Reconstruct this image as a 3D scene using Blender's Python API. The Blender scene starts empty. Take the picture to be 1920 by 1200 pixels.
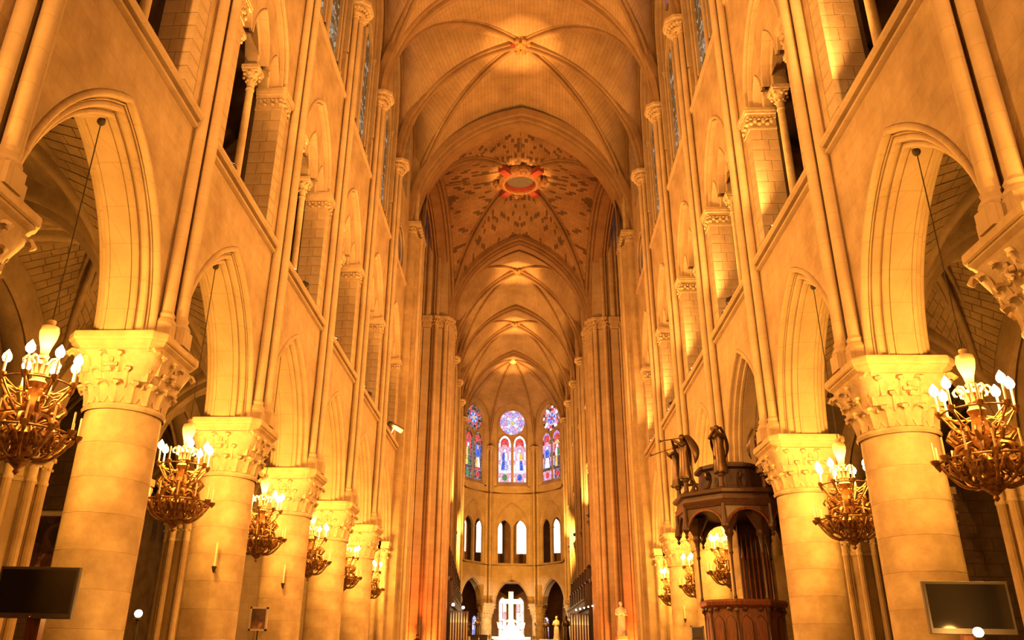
import bpy, math, random
from mathutils import Vector, Matrix
from math import sin, cos, pi, sqrt, radians as R

random.seed(7)
SC = bpy.context.scene
COL = SC.collection

# ------------------------------------------------------------------ camera, world, exposure
cam_d = bpy.data.cameras.new('camera')
cam = bpy.data.objects.new('camera', cam_d)
COL.objects.link(cam)
SC.camera = cam
PAN, TILT, ROLL = -0.0685, 0.4003, 0.0225
cam_d.sensor_width = 36.0
cam_d.lens = 1504.44 / 1920 * 36.0
cam_d.shift_x = 70.9 / 1920
cam_d.clip_end = 400
fw = Vector((sin(PAN) * cos(TILT), cos(PAN) * cos(TILT), sin(TILT)))
rt = Vector((cos(PAN), -sin(PAN), 0))
up = rt.cross(fw)
r2 = rt * cos(ROLL) + up * sin(ROLL)
u2 = -rt * sin(ROLL) + up * cos(ROLL)
cam.matrix_world = Matrix(((r2.x, u2.x, -fw.x, 0.1746), (r2.y, u2.y, -fw.y, 0.0), (r2.z, u2.z, -fw.z, 1.65), (0, 0, 0, 1)))

SC.view_settings.view_transform = 'Standard'
SC.view_settings.look = 'None'
SC.view_settings.gamma = 1.0
SC.view_settings.use_curve_mapping = False
SC.view_settings.exposure = 0.15
SC.cycles.use_denoising = True
SC.cycles.max_bounces = 6
SC.cycles.diffuse_bounces = 3
SC.cycles.use_adaptive_sampling = True
SC.cycles.adaptive_threshold = 0.03
SC.cycles.sample_clamp_indirect = 6.0

world = bpy.data.worlds.new('world')
SC.world = world
world.use_nodes = True
world.node_tree.nodes['Background'].inputs[0].default_value = (0.55, 0.68, 0.9, 1)
world.node_tree.nodes['Background'].inputs[1].default_value = 0.6

WARM = (1.0, 0.47, 0.075)       # chandelier bulbs
FLOOD = (1.0, 0.455, 0.11)       # halogen floods up in the tribune
P_CHAND = 1500.0
P_FLOOD = 2450.0
P_BOSS = 26000.0
P_CHOIR = 9500.0
P_WEST = 7500.0

# ------------------------------------------------------------------ dimensions
B = 5.3193                       # bay length
SKEW = 0.0923                    # the right-hand row stands a little further on than the left-hand one
YL = lambda i: 13.20 + B * (i - 1)
YR = lambda i: 14.47 + B * (i - 1)
YS = lambda s, i: YL(i) if s < 0 else YR(i)
PX = 6.84                        # pier axis from the nave axis
WX = 6.38                        # nave face of the wall
ZAB = 6.72                       # top of abacus
ZSIL = 11.35                     # tribune sill
ZSPR = 25.0                      # vault springing
CA = math.atan(0.031)            # the choir bends to the left
CO = Vector((-0.12, 52.0, 0))
def choir(x, y, z=0.0):
    return Vector((CO.x + x * cos(CA) - y * sin(CA), CO.y + x * sin(CA) + y * cos(CA), z))

# ------------------------------------------------------------------ materials
def nt(name):
    m = bpy.data.materials.new(name)
    m.use_nodes = True
    t = m.node_tree
    b = t.nodes['Principled BSDF']
    return m, t, b
def N(t, kind, **kw):
    n = t.nodes.new(kind)
    for k, v in kw.items():
        setattr(n, k, v)
    return n
def stone_mat(name, col, var=0.22, scale=0.9, joints=None, jc=0.6, bump=0.25, rough=0.85, uv=False, dark=0.0, rowvar=0.0, msize=0.012):
    m, t, b = nt(name)
    L = t.links
    tc = N(t, 'ShaderNodeTexCoord')
    src = tc.outputs['UV'] if uv else tc.outputs['Object']
    n1 = N(t, 'ShaderNodeTexNoise')
    n1.inputs['Scale'].default_value = scale
    n1.inputs['Detail'].default_value = 6
    n1.inputs['Roughness'].default_value = 0.65
    L.new(tc.outputs['Object'], n1.inputs['Vector'])
    n2 = N(t, 'ShaderNodeTexNoise')
    n2.inputs['Scale'].default_value = 14.0
    n2.inputs['Detail'].default_value = 4
    L.new(tc.outputs['Object'], n2.inputs['Vector'])
    ramp = N(t, 'ShaderNodeValToRGB')
    c = col
    ramp.color_ramp.elements[0].position = 0.32
    ramp.color_ramp.elements[0].color = (c[0] * (1 - var), c[1] * (1 - var * 1.15), c[2] * (1 - var * 1.3), 1)
    ramp.color_ramp.elements[1].position = 0.7
    ramp.color_ramp.elements[1].color = (min(1, c[0] * (1 + var * .5)), min(1, c[1] * (1 + var * .5)), min(1, c[2] * (1 + var * .45)), 1)
    L.new(n1.outputs['Fac'], ramp.inputs['Fac'])
    out = ramp.outputs['Color']
    bumpsrc = n2.outputs['Fac']
    if joints:
        w, h = joints
        br = N(t, 'ShaderNodeTexBrick')
        br.inputs['Scale'].default_value = 1.0
        br.inputs['Brick Width'].default_value = w
        br.inputs['Row Height'].default_value = h
        br.inputs['Mortar Size'].default_value = msize
        br.inputs['Mortar Smooth'].default_value = 0.3
        br.inputs['Color1'].default_value = (1, 1, 1, 1)
        br.inputs['Color2'].default_value = (1 - rowvar, 1 - rowvar * 1.1, 1 - rowvar * 1.2, 1)
        br.inputs['Mortar'].default_value = (jc, jc * .97, jc * .93, 1)
        br.inputs['Bias'].default_value = -0.2
        if uv:
            L.new(src, br.inputs['Vector'])
        else:
            sep = N(t, 'ShaderNodeSeparateXYZ')
            com = N(t, 'ShaderNodeCombineXYZ')
            L.new(src, sep.inputs[0])
            ad = N(t, 'ShaderNodeMath', operation='ADD')
            L.new(sep.outputs['X'], ad.inputs[0])
            L.new(sep.outputs['Y'], ad.inputs[1])
            L.new(ad.outputs[0], com.inputs['X'])
            L.new(sep.outputs['Z'], com.inputs['Y'])
            L.new(com.outputs[0], br.inputs['Vector'])
        mx = N(t, 'ShaderNodeMix', data_type='RGBA', blend_type='MULTIPLY')
        mx.inputs['Factor'].default_value = 1.0
        L.new(out, mx.inputs['A'])
        L.new(br.outputs['Color'], mx.inputs['B'])
        out = mx.outputs['Result']
    if dark:
        # soot-dark single stones, gathered in patches
        b2 = N(t, 'ShaderNodeTexBrick')
        b2.inputs['Scale'].default_value = 1.0
        b2.inputs['Brick Width'].default_value = joints[0]
        b2.inputs['Row Height'].default_value = joints[1]
        b2.inputs['Mortar Size'].default_value = 0.0
        b2.inputs['Color1'].default_value = (0, 0, 0, 1)
        b2.inputs['Color2'].default_value = (1, 1, 1, 1)
        L.new(src, b2.inputs['Vector'])
        n3 = N(t, 'ShaderNodeTexNoise')
        n3.inputs['Scale'].default_value = 0.45
        n3.inputs['Detail'].default_value = 2
        L.new(src, n3.inputs['Vector'])
        ad2 = N(t, 'ShaderNodeMath', operation='MULTIPLY_ADD')
        ad2.inputs[1].default_value = 1.3
        L.new(n3.outputs['Fac'], ad2.inputs[0])
        L.new(b2.outputs['Color'], ad2.inputs[2])
        rr = N(t, 'ShaderNodeValToRGB')
        rr.color_ramp.interpolation = 'CONSTANT'
        rr.color_ramp.elements[0].color = (1, 1, 1, 1)
        rr.color_ramp.elements[1].position = 0.74
        rr.color_ramp.elements[1].color = (1 - dark, 1 - dark, 1 - dark, 1)
        hf = N(t, 'ShaderNodeMath', operation='MULTIPLY')
        hf.inputs[1].default_value = 0.5
        L.new(ad2.outputs[0], hf.inputs[0])
        L.new(hf.outputs[0], rr.inputs['Fac'])
        m2 = N(t, 'ShaderNodeMix', data_type='RGBA', blend_type='MULTIPLY')
        m2.inputs['Factor'].default_value = 1.0
        L.new(out, m2.inputs['A'])
        L.new(rr.outputs['Color'], m2.inputs['B'])
        out = m2.outputs['Result']
    L.new(out, b.inputs['Base Color'])
    b.inputs['Roughness'].default_value = rough
    b.inputs['Specular IOR Level'].default_value = 0.2
    bp = N(t, 'ShaderNodeBump')
    bp.inputs['Strength'].default_value = bump
    bp.inputs['Distance'].default_value = 0.02
    L.new(bumpsrc, bp.inputs['Height'])
    L.new(bp.outputs['Normal'], b.inputs['Normal'])
    return m
def plain_mat(name, col, rough=0.5, metal=0.0, var=0.2, scale=6.0, spec=0.4, stretch=(1, 1, 1)):
    m, t, b = nt(name)
    L = t.links
    tc = N(t, 'ShaderNodeTexCoord')
    mp = N(t, 'ShaderNodeMapping')
    mp.inputs['Scale'].default_value = stretch
    n = N(t, 'ShaderNodeTexNoise')
    n.inputs['Scale'].default_value = scale
    n.inputs['Detail'].default_value = 5
    L.new(tc.outputs['Object'], mp.inputs['Vector'])
    L.new(mp.outputs[0], n.inputs['Vector'])
    r = N(t, 'ShaderNodeValToRGB')
    r.color_ramp.elements[0].position = 0.3
    r.color_ramp.elements[0].color = tuple(c * (1 - var) for c in col) + (1,)
    r.color_ramp.elements[1].position = 0.7
    r.color_ramp.elements[1].color = tuple(min(1, c * (1 + var)) for c in col) + (1,)
    L.new(n.outputs['Fac'], r.inputs['Fac'])
    L.new(r.outputs['Color'], b.inputs['Base Color'])
    b.inputs['Roughness'].default_value = rough
    b.inputs['Metallic'].default_value = metal
    b.inputs['Specular IOR Level'].default_value = spec
    return m
def no_mis(m):
    m.cycles.emission_sampling = 'NONE'      # found by bounced rays only: keeps the many small panes cheap
    return m
def glow_mat(name, col, strength):
    m, t, b = nt(name)
    b.inputs['Base Color'].default_value = col + (1,)
    b.inputs['Emission Color'].default_value = col + (1,)
    b.inputs['Emission Strength'].default_value = strength
    b.inputs['Roughness'].default_value = 0.4
    return no_mis(m)
def glass_mat(name, col, strength, mott=0.6, scale=9.0):
    """leaded coloured glass with daylight behind it"""
    m, t, b = nt(name)
    L = t.links
    tc = N(t, 'ShaderNodeTexCoord')
    v = N(t, 'ShaderNodeTexVoronoi')
    v.inputs['Scale'].default_value = scale
    L.new(tc.outputs['Object'], v.inputs['Vector'])
    v2 = N(t, 'ShaderNodeTexVoronoi', feature='DISTANCE_TO_EDGE')
    v2.inputs['Scale'].default_value = scale
    L.new(tc.outputs['Object'], v2.inputs['Vector'])
    r = N(t, 'ShaderNodeValToRGB')
    r.color_ramp.elements[0].position = 0.03
    r.color_ramp.elements[0].color = (0.02, 0.02, 0.02, 1)
    r.color_ramp.elements[1].position = 0.07
    r.color_ramp.elements[1].color = (1, 1, 1, 1)
    L.new(v2.outputs['Distance'], r.inputs['Fac'])
    hs = N(t, 'ShaderNodeHueSaturation')
    hs.inputs['Color'].default_value = col + (1,)
    sep = N(t, 'ShaderNodeSeparateColor')
    L.new(v.outputs['Color'], sep.inputs[0])
    mr = N(t, 'ShaderNodeMapRange')
    if mott >= 1:
        mr.inputs['From Min'].default_value = 0.45
    mr.inputs['To Min'].default_value = max(0.03, 1 - mott)
    mr.inputs['To Max'].default_value = 1 + mott
    L.new(sep.outputs[0], mr.inputs['Value'])
    L.new(mr.outputs[0], hs.inputs['Value'])
    mr2 = N(t, 'ShaderNodeMapRange')
    mr2.inputs['To Min'].default_value = 0.5 - 0.05 * mott
    mr2.inputs['To Max'].default_value = 0.5 + 0.05 * mott
    L.new(sep.outputs[1], mr2.inputs['Value'])
    L.new(mr2.outputs[0], hs.inputs['Hue'])
    mx = N(t, 'ShaderNodeMix', data_type='RGBA', blend_type='MULTIPLY')
    mx.inputs['Factor'].default_value = 1.0
    L.new(hs.outputs[0], mx.inputs['A'])
    L.new(r.outputs[0], mx.inputs['B'])
    L.new(mx.outputs['Result'], b.inputs['Emission Color'])
    b.inputs['Emission Strength'].default_value = strength
    b.inputs['Base Color'].default_value = (col[0] * .2, col[1] * .2, col[2] * .2, 1)
    b.inputs['Roughness'].default_value = 0.25
    return no_mis(m)

STONE = (0.43, 0.305, 0.172)
M_wall = stone_mat('wall_limestone', STONE, var=0.30, scale=1.1, joints=(0.9, 0.36), jc=0.88, bump=0.4, rowvar=0.07)
M_mould = stone_mat('moulded_limestone', (0.444, 0.318, 0.185), var=0.18, scale=1.2, joints=(0.55, 0.55), jc=0.88, bump=0.2)
M_pier = stone_mat('pier_limestone', (0.515, 0.370, 0.203), var=0.32, scale=1.5, bump=0.3)
M_carve = stone_mat('carved_limestone', (0.488, 0.355, 0.207), var=0.25, scale=3.0, bump=0.5)
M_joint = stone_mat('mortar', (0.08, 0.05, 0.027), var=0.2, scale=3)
M_block = stone_mat('ashlar_block', (0.429, 0.311, 0.185), var=0.26, scale=1.7, bump=0.3)
M_web = stone_mat('vault_stone', (0.385, 0.259, 0.141), var=0.28, scale=0.55, joints=(1.9, 0.25), jc=0.72, bump=0.3, uv=True, rowvar=0.12, msize=0.02)
M_webx = stone_mat('crossing_vault_stone', (0.348, 0.215, 0.111), var=0.3, scale=0.5, joints=(0.48, 0.25), jc=0.68, bump=0.3, uv=True, dark=0.55, rowvar=0.2, msize=0.02)
M_rib = stone_mat('rib_stone', (0.280, 0.171, 0.084), var=0.22, scale=1.0, bump=0.2)
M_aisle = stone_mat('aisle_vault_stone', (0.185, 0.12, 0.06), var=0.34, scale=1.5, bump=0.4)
M_aispier = stone_mat('aisle_pier_stone', (0.36, 0.24, 0.125), var=0.25, scale=1.6, bump=0.3)
M_tyellow = stone_mat('choir_limestone', (0.459, 0.326, 0.196), var=0.22, scale=0.8, joints=(0.9, 0.4), jc=0.85, bump=0.3)
M_floor = stone_mat('floor_slabs', (0.30, 0.25, 0.19), var=0.2, scale=1.0, joints=(0.8, 0.8), jc=0.6, rough=0.45)
M_gilt = plain_mat('gilt_bronze', (0.26, 0.13, 0.04), rough=0.45, metal=0.7, var=0.6, scale=16)
M_urn = plain_mat('pale_brass', (0.80, 0.62, 0.33), rough=0.45, metal=0.3, var=0.15, scale=6)
M_candle = plain_mat('candle_wax', (0.85, 0.70, 0.42), rough=0.5, var=0.05)
M_iron = plain_mat('dark_iron', (0.05, 0.035, 0.02), rough=0.6, metal=0.4)
M_wood = plain_mat('dark_oak', (0.05, 0.02, 0.008), rough=0.42, var=0.45, scale=5, stretch=(6, 6, 0.8))
M_woodr = plain_mat('red_brown_oak', (0.12, 0.034, 0.011), rough=0.38, var=0.45, scale=5, stretch=(6, 6, 0.8))
M_bronze = plain_mat('dark_bronze', (0.10, 0.055, 0.025), rough=0.35, metal=0.7, var=0.3)
M_marble = plain_mat('white_marble', (0.86, 0.82, 0.74), rough=0.5, var=0.06, scale=3)
M_gold = plain_mat('gold_leaf', (0.95, 0.78, 0.42), rough=0.35, metal=0.25, var=0.1)
M_keyst = plain_mat('worn_gilding', (0.34, 0.18, 0.055), rough=0.6, metal=0.2, var=0.4)
M_redp = plain_mat('red_paint', (0.20, 0.03, 0.013), rough=0.8, var=0.2)
M_bezel = plain_mat('grey_plastic', (0.075, 0.06, 0.05), rough=0.45, var=0.1)
M_screen = plain_mat('switched_off_screen', (0.008, 0.007, 0.007), rough=0.12, var=0.1, spec=0.6)
M_steel = plain_mat('brushed_steel', (0.45, 0.42, 0.38), rough=0.35, metal=0.8, var=0.1)
M_board = plain_mat('oculus_boards', (0.055, 0.04, 0.03), rough=0.8, var=0.25, scale=3, stretch=(1, 5, 1))
M_bulb = glow_mat('lit_bulb', (1.0, 0.80, 0.42), 26.0)
M_lamp = glow_mat('lit_lamp_glass', (1.0, 0.85, 0.55), 20.0)
M_cool = glow_mat('white_spot_lens', (1.0, 0.96, 0.9), 30.0)
M_glow_win = glow_mat('daylight_glazing', (0.93, 0.97, 1.0), 2.6)
M_canvas = None
G = {
    'r': glass_mat('ruby_glass', (0.75, 0.06, 0.05), 1.1), 'b': glass_mat('blue_glass', (0.07, 0.16, 0.85), 1.1),
    'l': glass_mat('pale_blue_glass', (0.38, 0.45, 1.0), 1.5), 'w': glass_mat('white_glass', (1.0, 0.86, 0.95), 1.5, mott=0.4),
    'p': glass_mat('pink_glass', (0.95, 0.42, 0.62), 1.2), 'y': glass_mat('amber_glass', (1.0, 0.62, 0.16), 1.2, mott=0.5),
    'g': glass_mat('green_glass', (0.10, 0.36, 0.12), 0.8), 'k': glass_mat('smoky_glass', (0.22, 0.13, 0.12), 0.6, mott=0.8),
    'v': glass_mat('violet_glass', (0.52, 0.36, 0.9), 1.2), 's': glass_mat('silvery_glass', (0.34, 0.37, 0.30), 0.42, mott=1.2, scale=3.6),
}
# oil painting: brown murk with a few lit forms
def canvas_mat():
    m, t, b = nt('old_oil_painting')
    L = t.links
    tc = N(t, 'ShaderNodeTexCoord')
    n = N(t, 'ShaderNodeTexNoise')
    n.inputs['Scale'].default_value = 1.7
    n.inputs['Detail'].default_value = 3
    n.inputs['Distortion'].default_value = 1.2
    L.new(tc.outputs['Object'], n.inputs['Vector'])
    r = N(t, 'ShaderNodeValToRGB')
    r.color_ramp.elements[0].position = 0.42
    r.color_ramp.elements[0].color = (0.035, 0.016, 0.008, 1)
    r.color_ramp.elements[1].position = 0.72
    r.color_ramp.elements[1].color = (0.42, 0.24, 0.10, 1)
    e = r.color_ramp.elements.new(0.58)
    e.color = (0.13, 0.05, 0.02, 1)
    L.new(n.outputs['Fac'], r.inputs['Fac'])
    L.new(r.outputs['Color'], b.inputs['Base Color'])
    b.inputs['Roughness'].default_value = 0.45
    return m
M_canvas = canvas_mat()

# ------------------------------------------------------------------ mesh helpers
class MB:
    def __init__(s):
        s.v = []; s.f = []; s.uv = {}
    def quadv(s, *pts):
        i = len(s.v)
        s.v += [tuple(p) for p in pts]
        s.f.append(tuple(range(i, i + len(pts))))
        return s
    def box(s, x0, x1, y0, y1, z0, z1):
        i = len(s.v)
        s.v += [(x0, y0, z0), (x1, y0, z0), (x1, y1, z0), (x0, y1, z0), (x0, y0, z1), (x1, y0, z1), (x1, y1, z1), (x0, y1, z1)]
        s.f += [(i, i + 3, i + 2, i + 1), (i + 4, i + 5, i + 6, i + 7), (i, i + 1, i + 5, i + 4), (i + 1, i + 2, i + 6, i + 5), (i + 2, i + 3, i + 7, i + 6), (i + 3, i, i + 4, i + 7)]
        return s
    def rings(s, rings, closed=True, caps=True, cyc=False):
        """list of equal-length point rings joined up"""
        n = len(rings[0]); i0 = len(s.v)
        for r in rings:
            s.v += [tuple(p) for p in r]
        m = len(rings)
        for a in range(m if cyc else m - 1):
            A = i0 + a * n; Bq = i0 + ((a + 1) % m) * n
            for k in range(n if closed else n - 1):
                k2 = (k + 1) % n
                s.f.append((A + k, A + k2, Bq + k2, Bq + k))
        if caps and closed and not cyc:
            s.f.append(tuple(i0 + k for k in reversed(range(n))))
            s.f.append(tuple(i0 + (m - 1) * n + k for k in range(n)))
        return s
    def lathe(s, prof, n=16, c=(0, 0), a0=0.0, a1=2 * pi, caps=True, ph=0.0):
        full = abs(a1 - a0 - 2 * pi) < 1e-6
        rr = []
        for r, z in prof:
            k = n if full else n + 1
            rr.append([(c[0] + r * cos(a0 + (a1 - a0) * j / n + ph), c[1] + r * sin(a0 + (a1 - a0) * j / n + ph), z) for j in range(k)])
        return s.rings(rr, closed=full, caps=caps and full)
    def tube(s, pts, r, n=6, caps=True):
        pts = [Vector(p) for p in pts]
        rad = r if isinstance(r, (list, tuple)) else [r] * len(pts)
        rr = []
        u = None
        for k, p in enumerate(pts):
            d = (pts[min(k + 1, len(pts) - 1)] - pts[max(k - 1, 0)])
            d = d.normalized() if d.length > 1e-9 else Vector((0, 0, 1))
            if u is None:
                u = d.orthogonal().normalized()
            u = (u - d * u.dot(d))
            u = u.normalized() if u.length > 1e-6 else d.orthogonal().normalized()
            w = d.cross(u)
            rr.append([p + (u * cos(2 * pi * j / n) + w * sin(2 * pi * j / n)) * rad[k] for j in range(n)])
        return s.rings(rr, closed=True, caps=caps)
    def sweep(s, frames, prof, closed=False, caps=False):
        """frames: (pos, n, b); prof: (u along n, v along b)"""
        return s.rings([[p + n * u + b * v for u, v in prof] for p, n, b in frames], closed=closed, caps=caps)
    def grid(s, rows, uvs=None):
        i0 = len(s.v); n = len(rows[0])
        for a, r in enumerate(rows):
            for k, p in enumerate(r):
                if uvs:
                    s.uv[len(s.v)] = uvs[a][k]
                s.v.append(tuple(p))
        for a in range(len(rows) - 1):
            for k in range(n - 1):
                s.f.append((i0 + a * n + k, i0 + a * n + k + 1, i0 + (a + 1) * n + k + 1, i0 + (a + 1) * n + k))
        return s
    def ball(s, c, r, n=8, m=6, sc=(1, 1, 1)):
        rr = []
        for a in range(1, m):
            t = pi * a / m
            rr.append([(c[0] + r * sc[0] * sin(t) * cos(2 * pi * k / n), c[1] + r * sc[1] * sin(t) * sin(2 * pi * k / n), c[2] + r * sc[2] * cos(t)) for k in range(n)])
        return s.rings(rr, closed=True, caps=True)
    def torus(s, R_, r, z=0, n=24, m=6, c=(0, 0)):
        rr = []
        for k in range(n):
            a = 2 * pi * k / n
            rr.append([(c[0] + (R_ + r * cos(2 * pi * j / m)) * cos(a), c[1] + (R_ + r * cos(2 * pi * j / m)) * sin(a), z + r * sin(2 * pi * j / m)) for j in range(m)])
        return s.rings(rr, closed=True, caps=False, cyc=True)
    def mesh(s, name, mat=None, smooth=30):
        me = bpy.data.meshes.new(name)
        me.from_pydata(s.v, [], s.f)
        if s.uv:
            l = me.uv_layers.new(name='UVMap')
            idx = [0] * len(me.loops)
            me.loops.foreach_get('vertex_index', idx)
            dat = []
            for i in idx:
                dat += list(s.uv.get(i, (0, 0)))
            l.data.foreach_set('uv', dat)
        if mat:
            me.materials.append(mat)
        me.update()
        if smooth:
            me.polygons.foreach_set('use_smooth', [True] * len(me.polygons))
            me.set_sharp_from_angle(angle=R(smooth))
        return me
    def build(s, name, mat, parent=None, smooth=30, loc=None):
        return inst(name, s.mesh(name, mat, smooth), parent, loc)

def inst(name, me, parent=None, loc=None, rot=None, scale=None):
    o = bpy.data.objects.new(name, me)
    COL.objects.link(o)
    if parent: o.parent = parent
    if loc: o.location = loc
    if rot is not None: o.rotation_euler = rot if isinstance(rot, (tuple, list)) else (0, 0, rot)
    if scale: o.scale = scale
    return o
def tag(o, label, cat, group=None, kind=None):
    o['label'] = label
    o['category'] = cat
    if group: o['group'] = group
    if kind: o['kind'] = kind
    return o
def empty(name, loc=(0, 0, 0), rot=0.0, label=None, cat=None, group=None, kind=None):
    o = bpy.data.objects.new(name, None)
    o.empty_display_size = 0.2
    COL.objects.link(o)
    o.location = loc
    o.rotation_euler = (0, 0, rot)
    if label: tag(o, label, cat, group, kind)
    return o
def copy_tree(o, parent=None):
    c = o.copy()
    COL.objects.link(c)
    c.parent = parent
    for ch in list(o.children):
        copy_tree(ch, c)
    return c
def light(kind, name, loc, energy, col, parent=None, radius=0.1, aim=None, angle=None, blend=0.6):
    d = bpy.data.lights.new(name, kind)
    d.energy = energy
    d.color = col
    d.shadow_soft_size = radius
    o = bpy.data.objects.new(name, d)
    COL.objects.link(o)
    o.location = loc
    if kind == 'SPOT':
        d.spot_size = angle or R(80)
        d.spot_blend = blend
        v = Vector(aim) - Vector(loc)
        o.rotation_euler = v.to_track_quat('-Z', 'Y').to_euler()
    if parent: o.parent = parent
    return o

# pointed (two-centred) arch: half span a, rise h, offset d outwards; gives [(t, z, nt, nz)] from -a to +a
def arch(a, h, d=0.0, n=12):
    Rr = (a * a + h * h) / (2 * a)
    c = a - Rr
    rad = Rr + d
    zt = sqrt(max(rad * rad - c * c, 1e-9))
    th = math.atan2(zt, -c)
    rp = []
    for k in range(n + 1):
        an = th * k / n
        rp.append((c + rad * cos(an), rad * sin(an), cos(an), sin(an)))
    # at the apex mitre both halves
    lp = [(-t, z, -nx, nz) for t, z, nx, nz in rp]
    apex = (0.0, rp[-1][1], 0.0, 1.0 / max(rp[-1][3], .3))
    return lp[:-1] + [apex] + rp[:-1][::-1]
def archz(a, h, t, d=0.0):
    Rr = (a * a + h * h) / (2 * a)
    c = a - Rr
    rad = Rr + d
    t = abs(t)
    if t > a + d: return None
    return sqrt(max(rad * rad - (t - c) ** 2, 0))
def arch_frames(a, h, x, tc, z0, n=12, stilt=0.0):
    """frames on the arch curve in the plane x = const; n radial outwards, b = +x"""
    fr = []
    P = arch(a, h, 0, n)
    if stilt:
        fr.append((Vector((x, tc - a, z0 - stilt)), Vector((0, -1, 0)), Vector((1, 0, 0))))
    for t, z, nx, nz in P:
        fr.append((Vector((x, tc + t, z0 + z)), Vector((0, nx, nz)), Vector((1, 0, 0))))
    if stilt:
        fr.append((Vector((x, tc + a, z0 - stilt)), Vector((0, 1, 0)), Vector((1, 0, 0))))
    return fr
def arcs(c, r, a0, a1, n=5):
    return [(c[0] + r * cos(a0 + (a1 - a0) * k / n), c[1] + r * sin(a0 + (a1 - a0) * k / n)) for k in range(n + 1)]
def wall_over_arches(mb, x, t0, t1, ztop, zlow, holes, nseg=14):
    """vertical wall x=const from t0 to t1 up to ztop, with pointed holes (tc, a, h, z0, d); below z0 the hole is open, elsewhere the wall goes to zlow"""
    cuts = {t0, t1}
    for tc, a, h, z0, d in holes:
        w = a + d
        for k in range(nseg + 1):
            cuts.add(round(tc - w * cos(pi * k / (2 * nseg)), 5)); cuts.add(round(tc + w * cos(pi * k / (2 * nseg)), 5))
    cs = sorted(c for c in cuts if t0 - 1e-6 <= c <= t1 + 1e-6)
    def low(t, side):
        for tc, a, h, z0, d in holes:
            w = a + d
            if abs(t - tc) < w - 1e-4 or (abs(abs(t - tc) - w) <= 1e-4 and (t - tc) * side < 0):
                zz = archz(a, h, t - tc, d)
                return z0 + (zz if zz else 0)
        return zlow
    for p, q in zip(cs[:-1], cs[1:]):
        if q - p < 1e-5: continue
        zl, zr = low(p, 1), low(q, -1)
        mb.quadv((x, p, zl), (x, q, zr), (x, q, ztop), (x, p, ztop))
    return mb

# ------------------------------------------------------------------ the setting: floor and nave walls
fl = MB().box(-20, 20, -9, 108, -0.3, 0).build('floor', M_floor)
tag(fl, 'worn stone slab floor of the nave, aisles and choir', 'floor', kind='structure')

AW, AH = 1.87, 3.06              # arcade soffit half span and rise
def arcade_profile():
    half = [(0.40, 0.0)]
    half += [(0.33 - 0.07 * cos(a), 0.0 - 0.06 * sin(a)) for a in (-pi * .9, -pi * .0,)][:0]
    half += arcs((0.335, 0.015), 0.062, 0.0 - pi * 0.0, -pi, 6)          # roll on the wall face (bulges towards the nave)
    half += [(0.272, 0.13), (0.245, 0.13), (0.240, 0.07), (0.225, 0.10)]
    half += arcs((0.17, 0.145), 0.052, 0.0, -pi, 5)
    half += [(0.118, 0.25), (0.10, 0.25), (0.098, 0.21)]
    half += arcs((0.055, 0.262), 0.042, 0.0, -pi, 5)
    half += [(0.012, 0.31), (0.030, 0.315), (0.030, 0.335), (0.0, 0.34)]
    th = 1.04
    return half + [(u, th - v) for u, v in reversed(half)]
TH = 1.04
me_spandrel = wall_over_arches(wall_over_arches(MB(), WX, 0, B, ZSIL, ZAB, [(B / 2, AW, AH, ZAB, 0.40)]), WX + TH, 0, B, ZSIL, ZAB, [(B / 2, AW, AH, ZAB, 0.40)]).mesh('arcade_wall', M_wall)
me_arcmould = MB().sweep(arch_frames(AW, AH, WX, B / 2, ZAB, 16), arcade_profile()).mesh('arch_moulding', M_mould, 35)
def hprof(mb, x, z, t0, t1, prof):
    """horizontal moulding along t; prof (projection towards nave, height)"""
    return mb.rings([[(x - p, t, z + q) for p, q in prof] for t in (t0, t1)], closed=True, caps=True)
SILP = [(-0.25, -0.12), (0.0, -0.12), (0.09, -0.075), (0.09, -0.02), (-0.05, 0.0), (-0.05, 0.05), (0.13, 0.07), (0.18, 0.12), (0.18, 0.19), (0.07, 0.26), (-0.25, 0.28)]
me_sill = hprof(MB(), WX, ZSIL, 0.30, B - 0.30, SILP).mesh('string_course', M_mould, 35)
me_csill = hprof(MB(), WX, 20.45, 0.30, B - 0.30, [(-.2, -.05), (0.02, -.05), (0.09, 0.06), (0.09, 0.12), (-.2, 0.2)]).mesh('string_course', M_mould, 35)

# tribune storey
TJ, TS, TRI = 1.08, 15.92, 2.42   # jamb offset from the pier axis, springing, rise of the enclosing arch
TA = B / 2 - TJ
XT = WX + 0.18                    # plane of the tympanum
C1, C2 = 1.93, B - 1.93           # the two columns
mb = MB()
mb.quadv((WX, 0, ZSIL + .2), (WX, 0.62, ZSIL + .2), (WX, 0.62, TS), (WX, 0, TS))
mb.quadv((WX, B - 0.62, ZSIL + .2), (WX, B, ZSIL + .2), (WX, B, TS), (WX, B - 0.62, TS))
wall_over_arches(mb, WX, 0, B, 20.5, TS, [(B / 2, TA, TRI, TS, 0.12)])
mb.quadv((WX - .02, 0.2, ZSIL + .2), (WX + .94, 0.2, ZSIL + .2), (WX + .94, B - .2, ZSIL + .2), (WX - .02, B - .2, ZSIL + .2))
me_trib = mb.mesh('tribune_wall', M_wall)
eprof = [(0.12, 0.0)] + arcs((0.06, 0.0), 0.055, 0, -pi, 6) + [(0.004, 0.10), (-0.012, 0.10), (-0.014, 0.05)] + arcs((-0.05, 0.07), 0.035, 0.0, -pi, 5) + [(-0.08, 0.12), (-0.08, 0.18)]
me_earch = MB().sweep(arch_frames(TA, TRI, WX, B / 2, TS, 14), eprof).mesh('enclosing_arch', M_mould, 35)
SA, SH, MA, MH = 0.36, 0.78, 0.61, 1.32
subs = [((TJ + C1) / 2, SA, SH), (B / 2, MA, MH), (B - (TJ + C1) / 2, SA, SH)]
mb = MB()
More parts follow.
